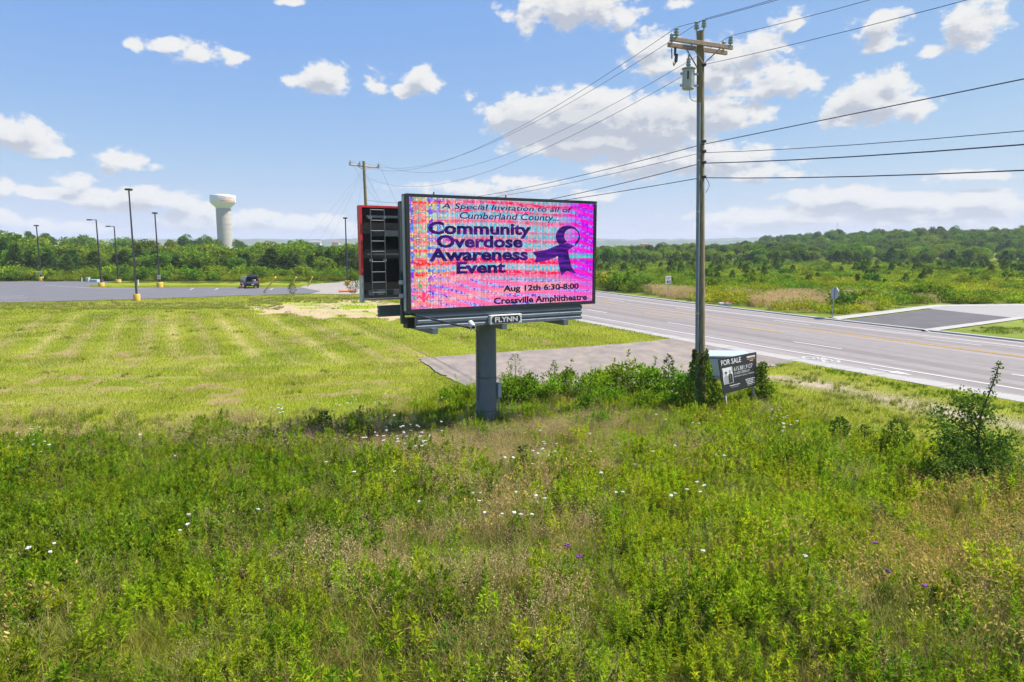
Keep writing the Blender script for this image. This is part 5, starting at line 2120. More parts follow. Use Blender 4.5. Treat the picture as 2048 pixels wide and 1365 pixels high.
def trunk_mesh(seed, h, base, rad, tr):
    r = np.random.default_rng(seed)
    b = MB()
    b.tube([(0, 0, -.4), (.05 * tr, 0, base), (r.normal() * .2, r.normal() * .2, base + (h - base) * .75)], [tr, tr * .8, tr * .25], 7)
    for k in range(5):
        a = r.random() * 6.28
        z = base * .7 + (h - base) * .5 * r.random()
        b.tube([(0, 0, z), (rad * .35 * math.cos(a), rad * .35 * math.sin(a), z + rad * .35), (rad * .6 * math.cos(a), rad * .6 * math.sin(a), z + rad * .7)], [tr * .45, tr * .3, tr * .1], 5)
    return b.mesh('trunk', M['bark'])


# ------------------------------------------------------------------ scattering of uncountable ground cover
def scatter(name, pts, rot, scl, idx, meshes, label, tilt=.12):
    n = len(pts)
    me = bpy.data.meshes.new(name + '_points')
    me.vertices.add(n)
    me.vertices.foreach_set('co', np.asarray(pts, np.float32).ravel())
    rv = np.stack([RNG.normal(size=n) * tilt, RNG.normal(size=n) * tilt, rot], 1).astype(np.float32)
    a = me.attributes.new('turn', 'FLOAT_VECTOR', 'POINT')
    a.data.foreach_set('vector', rv.ravel())
    a = me.attributes.new('grow', 'FLOAT', 'POINT')
    a.data.foreach_set('value', np.asarray(scl, np.float32))
    a = me.attributes.new('pick', 'INT', 'POINT')
    a.data.foreach_set('value', np.asarray(idx, np.int32))
    o = link(name, me)
    tag(o, label, None, None, 'stuff')
    ng = bpy.data.node_groups.new(name + '_scatter', 'GeometryNodeTree')
    ng.interface.new_socket('Geometry', in_out='INPUT', socket_type='NodeSocketGeometry')
    ng.interface.new_socket('Geometry', in_out='OUTPUT', socket_type='NodeSocketGeometry')
    N, L = ng.nodes.new, ng.links.new
    gi, go = N('NodeGroupInput'), N('NodeGroupOutput')
    iop = N('GeometryNodeInstanceOnPoints')
    g2i = N('GeometryNodeGeometryToInstance')
    L(gi.outputs[0], iop.inputs['Points'])
    for m_ in reversed(meshes):
        src = bpy.data.objects.new(name + '_source', m_)
        oi = N('GeometryNodeObjectInfo')
        oi.inputs['Object'].default_value = src
        oi.inputs['As Instance'].default_value = False
        L(oi.outputs['Geometry'], g2i.inputs[0])
    L(g2i.outputs[0], iop.inputs['Instance'])
    iop.inputs['Pick Instance'].default_value = True
    for nm, ty, sk in (('turn', 'FLOAT_VECTOR', 'Rotation'), ('grow', 'FLOAT', 'Scale'), ('pick', 'INT', 'Instance Index')):
        na = N('GeometryNodeInputNamedAttribute')
        na.data_type = ty
        na.inputs['Name'].default_value = nm
        L(na.outputs['Attribute'], iop.inputs[sk])
    L(iop.outputs[0], go.inputs[0])
    md = o.modifiers.new('scatter', 'NODES')
    md.node_group = ng
    return o


def jitter_grid(x0, x1, y0, y1, step):
    gx, gy = np.meshgrid(np.arange(x0, x1, step), np.arange(y0, y1, step), indexing='ij')
    x = gx.ravel() + (RNG.random(gx.size) - .5) * step * 1.1
    y = gy.ravel() + (RNG.random(gx.size) - .5) * step * 1.1
    return x, y


def near_hard(x, y, r=1.7):
    q = hard_surface(x, y, r)
    for a in np.arange(0, 6.28, .785):
        q = q | hard_surface(x + r * math.cos(a), y + r * math.sin(a), .2)
    return q


def in_view(x, y, pad=2.5):
    return np.abs(x) < .78 * y + pad


def hard_surface(x, y, pad=0.0):
    return on_road(x, y, pad) | inpoly(x, y, DRIVE) | inpoly(x, y, LOT) | inpoly(x, y, SIDE_ROAD) | inpoly(x, y, SIDE_CONC)


def build_foreground():
    BL, LF = M['blade'], M['leaf']
    # prototypes: 0-3 leafy dark, 4-6 leafy yellow green, 7-9 green grass, 10-11 tan panicle grass, 12-13 gold spike grass, 14 rusty grass, 15-16 broad leaved weeds
    pm = []
    for k in range(4):
        pm.append(leafy_clump(100 + k, .85, .30, 11, 44, .112, .28, [(.195, .305, .013), (.160, .265, .011), (.255, .355, .016)]).mesh('leafy', LF))
    for k in range(3):
        pm.append(leafy_clump(120 + k, .80, .28, 10, 44, .100, .26, [(0.369, 0.457, 0.018), (0.307, 0.413, 0.015), (0.338, 0.435, 0.016)]).mesh('leafy', LF))
    for k in range(3):
        pm.append(grass_patch(140 + k, .6, 190, .62, .011, [G_YEL, G_LIME, (.31, .33, .035), (.22, .29, .016)], .75, tip=(.26, .25, .07)).mesh('grass', BL))
    for k in range(2):
        pm.append(grass_patch(160 + k, .6, 150, .52, .010, [(.33, .36, .04), (.25, .33, .02), (.28, .35, .02), (.42, .38, .10)], .6, 'panicle', 34, TAN_C, hsize=.026).mesh('grass', BL))
    for k in range(2):
        pm.append(grass_patch(170 + k, .6, 110, .60, .010, [(.27, .32, .025), G_YEL], .7, 'spike', 34, GOLD_C, hsize=.024).mesh('grass', BL))
    pm.append(grass_patch(180, .6, 120, .50, .009, [RUST_C, (.33, .30, .05), (.25, .28, .03)], .55, 'panicle', 26, (.32, .19, .10), hsize=.024).mesh('grass', BL))
    for k in range(2):
        pm.append(leafy_clump(190 + k, .60, .30, 10, 26, .12, .55, [(.11, .205, .012), G_MID, (.14, .24, .014)]).mesh('leafy', LF))

    # 17 dead stalks, 18 fine pale wisps of grass
    r = np.random.default_rng(195)
    g = Veg(r)
    A = np.concatenate([r.normal(size=(16, 2)) * .16, np.zeros((16, 1))], 1)
    B = A + np.concatenate([r.normal(size=(16, 2)) * .14, (.55 + .35 * r.random((16, 1)))], 1)
    g.stems(A, B, .012, (.22, .15, .08))
    i_ = r.integers(0, 16, 60)
    t_ = .4 + .6 * r.random((60, 1))
    Q = A[i_] + (B - A)[i_] * t_
    g.stems(Q, Q + r.normal(size=(60, 3)) * .09, .007, (.25, .17, .09))
    g.leaves(Q, r.normal(size=(60, 3)) - [0, 0, .3], .05, .018, (.26, .18, .08), .4)
    pm.append(g.mesh('stalks', LF))
    pm.append(grass_patch(196, .6, 120, .80, .007, [(.42, .42, .10), (.36, .38, .07), (.48, .44, .16)], .9, 'panicle', 22, (.55, .44, .22), hsize=.018).mesh('grass', BL))
    x, y = jitter_grid(-27, 24, 4.0, 28, .27)
    k = inpoly(x, y, WEEDS) & in_view(x, y, 6.0) & ~hard_surface(x, y, .25)
    k &= np.hypot(x - BB0[0], y - BB0[1]) > .45
    x, y = x[k], y[k]
    n = len(x)
    px, py = to_px(np.stack([x, y, np.full(n, .45)], 1))

    def bumpf(cx, cy, rx, ry):
        return np.exp(-(((px - cx) / rx) ** 2 + ((py - cy) / ry) ** 2))
    nz = fbm(x, y, 2.6, 21)
    nz2 = fbm(x, y, 1.1, 31)
    nz3 = fbm(x, y, 2.0, 41)
    w_dark = 1.5 * bumpf(300, 985, 470, 150) + .9 * bumpf(60, 1090, 240, 140) + .9 * bumpf(1700, 905, 230, 60) + .5 * bumpf(1560, 1180, 170, 150) + .35 * bumpf(880, 1220, 260, 120) + .25 + .8 * bumpf(700, 880, 80, 30) + .9 * bumpf(900, 800, 60, 30)
    w_yel = 1.3 * bumpf(1580, 1010, 360, 150) + .8 * bumpf(1300, 1000, 200, 120) + .7 * bumpf(1450, 1290, 280, 110) + .5 * bumpf(400, 1180, 380, 90) + .3
    w_gr = 1.0 * bumpf(120, 1290, 330, 120) + 1.1 * bumpf(1750, 1300, 360, 110) + .9 * bumpf(830, 1290, 260, 130) + .7 * bumpf(900, 1100, 250, 140) + .35
    w_tan = 1.05 * bumpf(950, 1080, 320, 150) + 1.35 * bumpf(1000, 885, 330, 45) + 1.3 * bumpf(280, 872, 420, 26) + .6 * bumpf(1240, 860, 200, 50) + .7 * bumpf(620, 1080, 160, 90) + 1.0 * bumpf(760, 850, 120, 35) + .12
    w_gold = 1.2 * bumpf(1930, 1090, 190, 140) + .5 * bumpf(1650, 1120, 300, 160) + .35 * bumpf(1000, 1000, 300, 120) + .04
    w_rust = .55 * bumpf(760, 1330, 260, 70) + .22 * bumpf(1080, 1200, 220, 120) + .05
    w_brd = .22 + .5 * bumpf(1420, 1230, 150, 100) + .35 * bumpf(180, 1000, 300, 120)
    Wt = np.stack([w_dark * (.35 + 1.5 * nz), w_yel * (.35 + 1.5 * (1 - nz)), w_gr * (.4 + 1.3 * nz3), w_tan * (.25 + 1.7 * nz2), w_gold * (.3 + 1.5 * nz2), w_rust * (.3 + 1.4 * nz3), w_brd * (.3 + 1.4 * (1 - nz2))], 1) ** 1.9
    Wt /= Wt.sum(1, keepdims=True)
    cum = np.cumsum(Wt, 1)
    t = (RNG.random((n, 1)) > cum).sum(1)
    t = np.minimum(t, 6)
    lo = np.array([0, 4, 7, 10, 12, 14, 15])
    num = np.array([4, 3, 3, 2, 2, 1, 2])
    idx = lo[t] + (RNG.random(n) * num[t]).astype(int)
    q_ = RNG.random(n)
    idx = np.where(q_ < .035, 17, np.where(q_ < .075, 18, idx))
    hump = .42 + 1.15 * fbm(x, y, 1.5, 61) * (.65 + .7 * fbm(x, y, 4.5, 71))
    scl = np.clip(hump, .5, 1.35) * (.85 + .3 * RNG.random(n))
    # shorter towards the mown edge and verge
    edge = sstep(py, 780, 900)
    scl *= .72 + .28 * edge
    z = (fbm(x, y, 1.3, 3) - 1.0) * .07
    scatter('weeds', np.stack([x, y, z], 1), RNG.random(n) * 6.283, scl, idx, pm, 'tangle of knee high weeds and wild grasses filling the foreground')
    # a lower storey of litter grass so that no bare ground shows
    x, y = jitter_grid(-27, 24, 4.0, 28, .5)
    k = inpoly(x, y, WEEDS) & in_view(x, y, 6.0) & ~hard_surface(x, y, .15)
    x, y = x[k], y[k]
    n = len(x)
    low = [grass_patch(200 + q, .75, 170, .30, .012, [(.22, .30, .016), (.30, .34, .03), (.38, .36, .08), (.20, .26, .02)], .9).mesh('grass', BL) for q in range(3)]
    scatter('undergrowth', np.stack([x, y, (fbm(x, y, 1.3, 3) - 1.0) * .07], 1), RNG.random(n) * 6.283, .8 + .5 * RNG.random(n), RNG.integers(0, 3, n), low, 'low dry undergrowth beneath the foreground weeds')
    return pm


WEED_MESHES = build_foreground()


def verge_lift(x, y):
    s_, cc = road_sc(x, y)
    d = road_c('grass', s_) - cc
    return np.where((d > -.3) & (s_ > -125) & (y < 110) & ~inpoly(x, y, DRIVE), LIFT * (1 - sstep(d, .15, 2.2)), 0)


def build_turf():
    """short mown blades, each coloured by the sward it grows in"""
    X, Y, W_ = [], [], []
    for (y0, y1, st, w) in ((13, 31, .062, .016), (31, 45, .088, .022), (45, 60, .118, .032), (60, 106, .17, .05)):
        x, y = jitter_grid(-82, 24, y0, y1, st)
        k = in_view(x, y, 5.0) & ~across_road(x, y)
        x, y = x[k], y[k]
        k = ~inpoly(x, y, WEEDS) & ~hard_surface(x, y, 0) & ~inpoly(x, y, GRAVEL)
        X.append(x[k])
        Y.append(y[k])
        W_.append(np.full(k.sum(), w))
    x, y, w = np.concatenate(X), np.concatenate(Y), np.concatenate(W_)
    n = len(x)
    c = ground_colour(x, y, True)
    dry = sstep(c[:, 0] / np.maximum(c[:, 1], .01), 1.02, 1.22)
    bare = in_straw(x, y) & (RNG.random(n) < .62 + .36 * dry)
    s_, cc = road_sc(x, y)
    dist = road_c('grass', s_) - cc
    bare |= (y < 31) & (x > 8.5) & (np.abs(dist - 3.1) < 1.2) & (RNG.random(n) < .5 * dry)
    bare |= (dry > .4) & (RNG.random(n) < .25)
    k = ~bare
    x, y, w, c, dry, dist = x[k], y[k], w[k], c[k], dry[k], dist[k]
    n = len(x)
    lush = sstep(fbm(x, y, 3.2, 91), .52, .66)
    edge = np.where((dist > 0) & (dist < 9) & (y > 33), .7, 0)
    lush = np.maximum(lush, edge * (.4 + .6 * RNG.random(n)))
    r1 = RNG.random((n, 1))
    col = c * (.84 + .85 * (r1 - .5)) * (.72 + .5 * fbm(x, y, 1.8, 93))[:, None] * (.62 + .76 * fbm(x, y, .42, 94, 2))[:, None] * np.array([.93, .98, .7])
    gl = np.array([.17, .27, .012]) * (.75 + .5 * RNG.random((n, 1)))
    col = col * (1 - .5 * lush[:, None]) + gl * .5 * lush[:, None]
    old = (RNG.random(n) < .10)[:, None]
    col = np.where(old, np.array([.46, .40, .15]) * (.7 + .6 * RNG.random((n, 1))), col)
    h = (.055 + .07 * RNG.random(n)) * (1 + .7 * lush) * (1 - .45 * dry)
    a = RNG.random(n) * 6.283
    b = RNG.random(n) * 6.283
    lean = h * (.3 + 1.0 * RNG.random(n))
    z = (fbm(x, y, 1.3, 3) - 1.0) * .07 + verge_lift(x, y) - .012
    P = np.stack([x, y, z], 1)
    S_ = np.stack([np.cos(a), np.sin(a), a * 0], 1) * (w * .5)[:, None]
    T = P + np.stack([np.cos(b) * lean, np.sin(b) * lean, h], 1)
    V = np.stack([P - S_, P + S_, T], 1).reshape(-1, 3)
    me = tri_mesh('mown_grass', V, np.arange(3 * n).reshape(-1, 3), M['turf'], np.repeat(col, 3, 0))
    tag(link('mown_grass', me), 'mown yellow green grass with dry mowing stripes', None, None, 'stuff')
    # uncut tufts along the parking lot and where the field meets the weeds
    TF = M['turf']
    tall = [grass_patch(330 + k, .70, 170, .26, .012, [(.22, .29, .02), (.30, .32, .04), (.19, .26, .015)], .7, 'panicle', 12, TAN_C).mesh('grass', TF) for k in range(2)]
    tall.append(grass_patch(333, .70, 120, .30, .012, [(.42, .38, .12), (.34, .34, .06), (.48, .40, .18)], .7, 'panicle', 26, TAN_C).mesh('grass', TF))
    tall.append(grass_patch(334, .70, 190, .20, .014, [(.12, .22, .012), (.16, .26, .013), (.10, .19, .012)], .9).mesh('grass', TF))
    x, y = jitter_grid(-62, 24, 13, 80, .62)
    k = ~inpoly(x, y, WEEDS) & in_view(x, y, 5.0) & ~hard_surface(x, y, .35) & ~across_road(x, y)
    x, y = x[k], y[k]
    px, py = to_px(np.stack([x, y, x * 0], 1))
    n = len(x)
    rim = (py > 815 + 25 * fbm(x, y, 3.0, 95)) & (px < 930) & (RNG.random(n) < .75)
    strip_ = (py < 619) & (py > 606) & (px < 560) & (RNG.random(n) < .6)
    strip2 = (py < 606) & (px > 500) & (px < 800) & (RNG.random(n) < .5)
    s_, cc = road_sc(x, y)
    dist = road_c('grass', s_) - cc
    kerbside = (dist > .1) & (dist < 1.3) & (y < 34) & (x > 8) & (RNG.random(n) < .9)
    side = ((dist > 1.2) & (dist < 7) & (y < 33) & (x > 8) & (RNG.random(n) < .30)) | kerbside
    stray = RNG.random(n) < .012
    k = rim | strip_ | strip2 | side | stray
    x, y = x[k], y[k]
    idx = np.where(rim[k] & (fbm(x, y, 2.5, 97) > .46), 2, RNG.integers(0, 2, k.sum()))
    idx = np.where(kerbside[k], 3, idx)
    scl = np.where(rim[k], 1.1, .85) * (.7 + .6 * RNG.random(k.sum()))
    z = (fbm(x, y, 1.3, 3) - 1.0) * .07 + verge_lift(x, y)
    scatter('uncut_grass', np.stack([x, y, z], 1), RNG.random(len(x)) * 6.283, scl, idx, tall, 'uncut grass tufts round the edge of the mown field', .05)


build_turf()


def build_meadow():
    """tall weeds and scrub across the road and behind the parking lot"""
    BL, LF = M['blade'], M['leaf']

    def scrub(seed, size, n, h, cols, leaf):
        r = np.random.default_rng(seed)
        g = Veg(r)
        k = int(size * size * 2.2)
        c0 = (r.random((k, 2)) - .5) * size
        hh = h * (.5 + .6 * r.random(k))
        i = r.integers(0, k, n)
        q = r.random(n)
        P = np.concatenate([c0[i] + r.normal(size=(n, 2)) * .28, (hh[i] * (.25 + .75 * q))[:, None]], 1)
        c = np.array(cols)[r.integers(0, len(cols), k)][i]
        g.leaves(P, sph(r, n, .5), leaf * (.6 + .8 * r.random(n)), leaf * .5, c, .35)
        return g.mesh('scrub', LF)
    protos = [scrub(400 + k, 3.2, 1700, .9, [(.26, .34, .018), (.20, .30, .015), (.30, .36, .022)], .16) for k in range(3)]
    protos += [scrub(410 + k, 3.2, 1700, 1.1, [(.14, .24, .013), (.20, .30, .016), (.12, .20, .013)], .17) for k in range(2)]
    protos += [scrub(420, 3.2, 1400, .8, [(.38, .40, .02), (.42, .41, .025), (.30, .36, .018)], .15)]
    protos += [grass_patch(430 + k, 2.4, 520, .85, .03, [(.66, .50, .26), (.58, .45, .22), (.40, .37, .10)], .5, 'panicle', 150, TAN_C, hsize=.08).mesh('grass', BL) for k in range(2)]
    protos += [grass_patch(440, 2.4, 700, .26, .022, [(.15, .21, .020), (.13, .19, .018), (.19, .235, .025)], 1.0).mesh('grass', M['turf'])]
    # 0-2 mid, 3-4 dark, 5 yellow, 6-7 tan grass, 8 short verge
    X, Y = [], []
    x, y = jitter_grid(2, 210, 34, 262, 2.35)
    k = across_road(x, y) & in_view(x, y, 12) & ~near_hard(x, y, 2.0)
    far_thin = RNG.random(len(x)) < np.where(y > 130, .8, 1.0)
    k &= far_thin
    X.append(x[k])
    Y.append(y[k])
    x, y = jitter_grid(-125, 2, 100, 190, 2.4)
    _, py = to_px(np.stack([x, y, x * 0], 1))
    k = in_view(x, y, 8) & (py < 567) & ~hard_surface(x, y, 1.5) & ~inpoly(x, y, GRAVEL) & ((y < 150) | (RNG.random(len(x)) < .5))
    X.append(x[k])
    Y.append(y[k])
    x, y = np.concatenate(X), np.concatenate(Y)
    n = len(x)
    px, py = to_px(np.stack([x, y, np.full(n, .4)], 1))
    nz, nz2 = fbm(x, y, 14, 101), fbm(x, y, 6, 111)
    r_ = RNG.random(n)
    idx = np.where(nz > .56, 3 + RNG.integers(0, 2, n), RNG.integers(0, 3, n))
    idx = np.where((nz2 > .60) & (r_ < .8), 5, idx)

    def zone(cx, cy, rx, ry):
        return np.exp(-(((px - cx) / rx) ** 2 + ((py - cy) / ry) ** 2))
    tan = zone(1320, 586, 85, 9) + zone(1575, 599, 95, 15) + zone(1215, 556, 60, 10) + .6 * zone(1900, 596, 180, 7) + .7 * zone(620, 566, 60, 5) + .45 * zone(1700, 612, 60, 14)
    idx = np.where(tan > .25 + .55 * r_, 6 + RNG.integers(0, 2, n), idx)
    yel = zone(1760, 618, 110, 12) + zone(1950, 585, 150, 12)
    idx = np.where((yel > .3 + .6 * RNG.random(n)) & (idx < 6), 5, idx)
    s_, cc = road_sc(x, y)
    d2 = cc - (road_c('kerb2', s_) + .9)
    verge = (d2 < 3.0) & (d2 > 0) & (y < 118)
    corner = (py > 618) & (px > 1860)
    lane_edge = (py > 601) & (py < 613) & (px > 1800)
    idx = np.where(verge | corner | lane_edge, 8, idx)
    lawn = (x < 2) & (py > 558)
    idx = np.where(lawn, 8, idx)
    scl = (.75 + .55 * RNG.random(n)) * np.where(idx == 8, .8, 1.0) * (.75 + .5 * nz2)
    scatter('meadow', np.stack([x, y, terrain(x, y)], 1), RNG.random(n) * 6.283, scl, idx, protos, 'overgrown meadow of weeds and tan grass across the road', .04)


build_meadow()


# ------------------------------------------------------------------ woods
TREES = []
T_COLS = {
    'round': [[(.158, .265, .018), (.185, .29, .02), (.21, .305, .024)], [(.125, .225, .018), (.155, .255, .02), (.18, .27, .024)], [(.095, .185, .024), (.115, .205, .026), (.135, .215, .026)], [(.21, .295, .02), (.24, .315, .026), (.18, .275, .02)]],
    'pine': [[(.062, .130, .022), (.075, .148, .024), (.088, .158, .024)], [(.078, .15, .022), (.10, .175, .024)]],
}


def build_tree_kinds():
    K = {'bright': [], 'mid': [], 'deep': [], 'pine': []}
    for k in range(3):
        K['bright'].append((crown(500 + k, 3.3, 7.0, 1.0, 2900, .46, T_COLS['round'][0 if k < 2 else 3], 'round').mesh('crown', M['crown']), trunk_mesh(500 + k, 7, 1.8, 3.3, .16), 7.0))
        K['mid'].append((crown(520 + k, 3.6, 8.0, 1.2, 3100, .48, T_COLS['round'][1], 'wide').mesh('crown', M['crown']), trunk_mesh(520 + k, 8, 2.0, 3.6, .19), 8.0))
        K['deep'].append((crown(540 + k, 3.4, 9.0, 1.5, 3100, .48, T_COLS['round'][2], 'wide').mesh('crown', M['crown']), trunk_mesh(540 + k, 9, 2.4, 3.4, .2), 9.0))
        K['pine'].append((crown(560 + k, 2.5, 6.5, .5, 2600, .46, T_COLS['pine'][k % 2], 'pine').mesh('crown', M['crown']), trunk_mesh(560 + k, 6.5, 1.0, 1.5, .14), 6.5))
    return K


KINDS = build_tree_kinds()
TREE_KIND = {'bright': 'yellow green broadleaf tree', 'mid': 'mid green broadleaf tree', 'deep': 'dark green broadleaf tree', 'pine': 'dark dense evergreen tree'}
LEFT_ZONES = [(70, 'left of the leftmost lamp post'), (150, 'just right of the leftmost lamp post'), (245, 'behind the two side arm lamps'), (330, 'behind the nearest lamp post'), (415, 'left of the water tower'),
              (475, 'below the water tower'), (560, 'behind the parked car'), (640, 'behind the guy wires'), (2500, 'behind the red edged panel')]
RIGHT_ZONES = [(1290, 'just right of the display'), (1385, 'above the speed sign'), (1480, 'right of the wooden pole'), (1590, 'above the drain inlet'), (1700, 'above the stop sign'), (1810, 'above the tan grass corner'), (1920, 'above the side road'), (9000, 'at the right edge')]


def plant(kind, x, y, h, side, depth, stretch=1.0):
    me_c, me_t, h0 = KINDS[kind][int(RNG.integers(0, 3))]
    s = h / h0
    px, _ = to_px(np.array([x, y, 3.0]))
    zone = next(z for lim, z in (LEFT_ZONES if side == 'left' else RIGHT_ZONES) if px < lim)
    name = 'evergreen_tree' if kind == 'pine' else 'broadleaf_tree'
    lab = TREE_KIND[kind] + ', ' + depth + ' of trees ' + zone
    t = thing(name, lab, 'tree', (x, y, float(terrain(x, y))), float(RNG.random() * 6.28), ('left wood: ' if side == 'left' else 'right wood: ') + lab)
    wd = stretch * float(RNG.uniform(.78, 1.28))
    t.scale = (s * wd, s * wd * float(RNG.uniform(.85, 1.15)), s)
    link('trunk', me_t, t)
    link('crown', me_c, t)


WOOD_EXTRA = {k: [] for k in KINDS}


def build_woods():
    count = 0
    # behind the parking lot
    rows = [(131, 'pine', 4.6, 3.4), (136, 'pine', 5.2, 3.8), (142, 'mix', 5.6, 4.2), (149, 'mixb', 6.1, 4.6), (158, 'mixb', 6.4, 5.2), (170, 'mixb', 6.6, 6.2)]
    for (Y, kind, h, gap) in rows:
        x = -.80 * Y
        while x < -.20 * Y:
            xx, yy = x + RNG.normal() * 1.0, Y + RNG.normal() * 2.0
            px, _ = to_px(np.array([xx, yy, 0]))
            hh = h * (.82 + .36 * RNG.random())
            hh *= 1.0 + .30 * float(sstep(-px, -190, 20))
            kd = {'pine': 'pine' if RNG.random() < .72 else 'mid', 'mix': ['pine', 'mid', 'bright'][int(RNG.integers(0, 3))], 'mixb': ['bright', 'bright', 'mid'][int(RNG.integers(0, 3))]}[kind]
            plant(kd, xx, yy, hh, 'left', 'front row' if Y < 140 else ('middle rows' if Y < 155 else 'rear rows'), 1.05)
            count += 1
            x += gap * (.8 + .4 * RNG.random())
    # taller trees far behind that break the skyline
    for (px, Y, top, kd) in [(20, 250, 463, 'deep'), (60, 255, 462, 'deep'), (95, 250, 466, 'deep'), (-30, 255, 464, 'deep'), (165, 240, 470, 'mid'), (140, 250, 474, 'mid'), (243, 245, 474, 'mid'), (262, 250, 478, 'mid'), (342, 255, 478, 'bright'),
                             (372, 270, 472, 'deep'), (392, 265, 470, 'deep'), (412, 270, 473, 'deep'), (425, 280, 479, 'mid'), (480, 300, 480, 'mid'), (560, 330, 483, 'deep'), (585, 330, 481, 'deep'), (600, 330, 484, 'deep'), (300, 260, 482, 'mid'), (205, 250, 480, 'bright')]:
        p = at(px, top, Y)
        plant(kd, p[0], Y, p[2] - float(terrain(p[0], Y)), 'left', 'skyline', .85)
        count += 1
    # across the road: front edge to the hill behind
    def row(Y, mix, h, gap, x0, x1, hv=.52):
        nonlocal count
        x = x0 * Y
        while x < x1 * Y:
            xx, yy = x + RNG.normal() * 1.5, Y + RNG.normal() * 4
            hh = h * (1 - hv / 2 + hv * RNG.random())
            kd = mix[int(RNG.integers(0, len(mix)))]
            if count < 296:
                plant(kd, xx, yy, hh, 'right', 'front row' if Y < 236 else ('second row' if Y < 247 else ('middle rows' if Y < 275 else 'rear rows')), 1.15)
                count += 1
            else:
                WOOD_EXTRA[kd].append((xx, yy, hh))
            x += gap * (.75 + .5 * RNG.random())
    row(230, ['mid', 'deep', 'bright', 'pine'], 4.8, 5.2, .10, .80)
    row(240, ['bright', 'mid', 'bright'], 5.3, 5.6, .10, .80)
    row(253, ['bright', 'mid', 'deep', 'mid'], 5.8, 6.0, .10, .80)
    row(268, ['mid', 'bright', 'deep', 'pine'], 6.2, 6.6, .10, .80)
    row(288, ['mid', 'deep', 'mid'], 6.6, 6.4, .10, .82)
    row(306, ['mid', 'deep', 'mid'], 7.0, 6.2, .26, .84)
    row(326, ['deep', 'mid'], 7.4, 6.0, .29, .84)
    row(346, ['deep', 'mid', 'mid'], 7.8, 6.0, .31, .86)
    row(366, ['deep', 'mid', 'bright'], 7.8, 6.0, .33, .86)
    row(388, ['deep', 'mid', 'pine'], 8.2, 6.0, .34, .86)
    row(410, ['deep', 'mid', 'deep'], 8.4, 6.0, .36, .86)
    row(432, ['deep', 'mid'], 8.8, 6.5, .40, .86)
    row(455, ['deep', 'mid'], 9.8, 7, .60, .86)
    print('trees', count, {k: len(v) for k, v in WOOD_EXTRA.items()})
    # the wood continues behind the billboard and further back as one mass
    for _ in range(420):
        Y = RNG.uniform(180, 330)
        x = RNG.uniform(-.85, .14) * Y
        if x < -.2 * Y and Y < 185:
            continue
        WOOD_EXTRA[['bright', 'mid', 'mid', 'deep'][int(RNG.integers(0, 4))]].append((x, Y, RNG.uniform(5.2, 6.6)))
    for _ in range(260):
        Y = RNG.uniform(300, 520)
        x = RNG.uniform(.08, .36) * Y
        WOOD_EXTRA[['mid', 'deep'][int(RNG.integers(0, 2))]].append((x, Y, RNG.uniform(5.4, 6.8)))
    for _ in range(500):
        Y = RNG.uniform(330, 900)
        x = RNG.uniform(-.9, .2) * Y
        WOOD_EXTRA[['mid', 'deep'][int(RNG.integers(0, 2))]].append((x, Y, RNG.uniform(5.0, 6.6)))
    for _ in range(420):
        Y = RNG.uniform(440, 620)
        x = RNG.uniform(.36, .92) * Y
        WOOD_EXTRA['deep'].append((x, Y, RNG.uniform(6.5, 8.5)))
    for _ in range(170):
        Y = RNG.uniform(300, 430)
        x = RNG.uniform(.36, .86) * Y
        WOOD_EXTRA[['mid', 'deep'][int(RNG.integers(0, 2))]].append((x, Y, RNG.uniform(6.5, 8.5)))
    P, S_, I = [], [], []
    ms = []
    for kd, lst in WOOD_EXTRA.items():
        b0 = len(ms)
        ms += [q[0] for q in KINDS[kd]]
        for (x, y, h) in lst:
            P.append((x, y, float(terrain(x, y))))
            S_.append(h / KINDS[kd][0][2])
            I.append(b0 + int(RNG.integers(0, 3)))
    scatter('woods', np.array(P), RNG.random(len(P)) * 6.283, np.array(S_), np.array(I), ms, 'far wooded mass behind the nearer trees', .03)


build_woods()


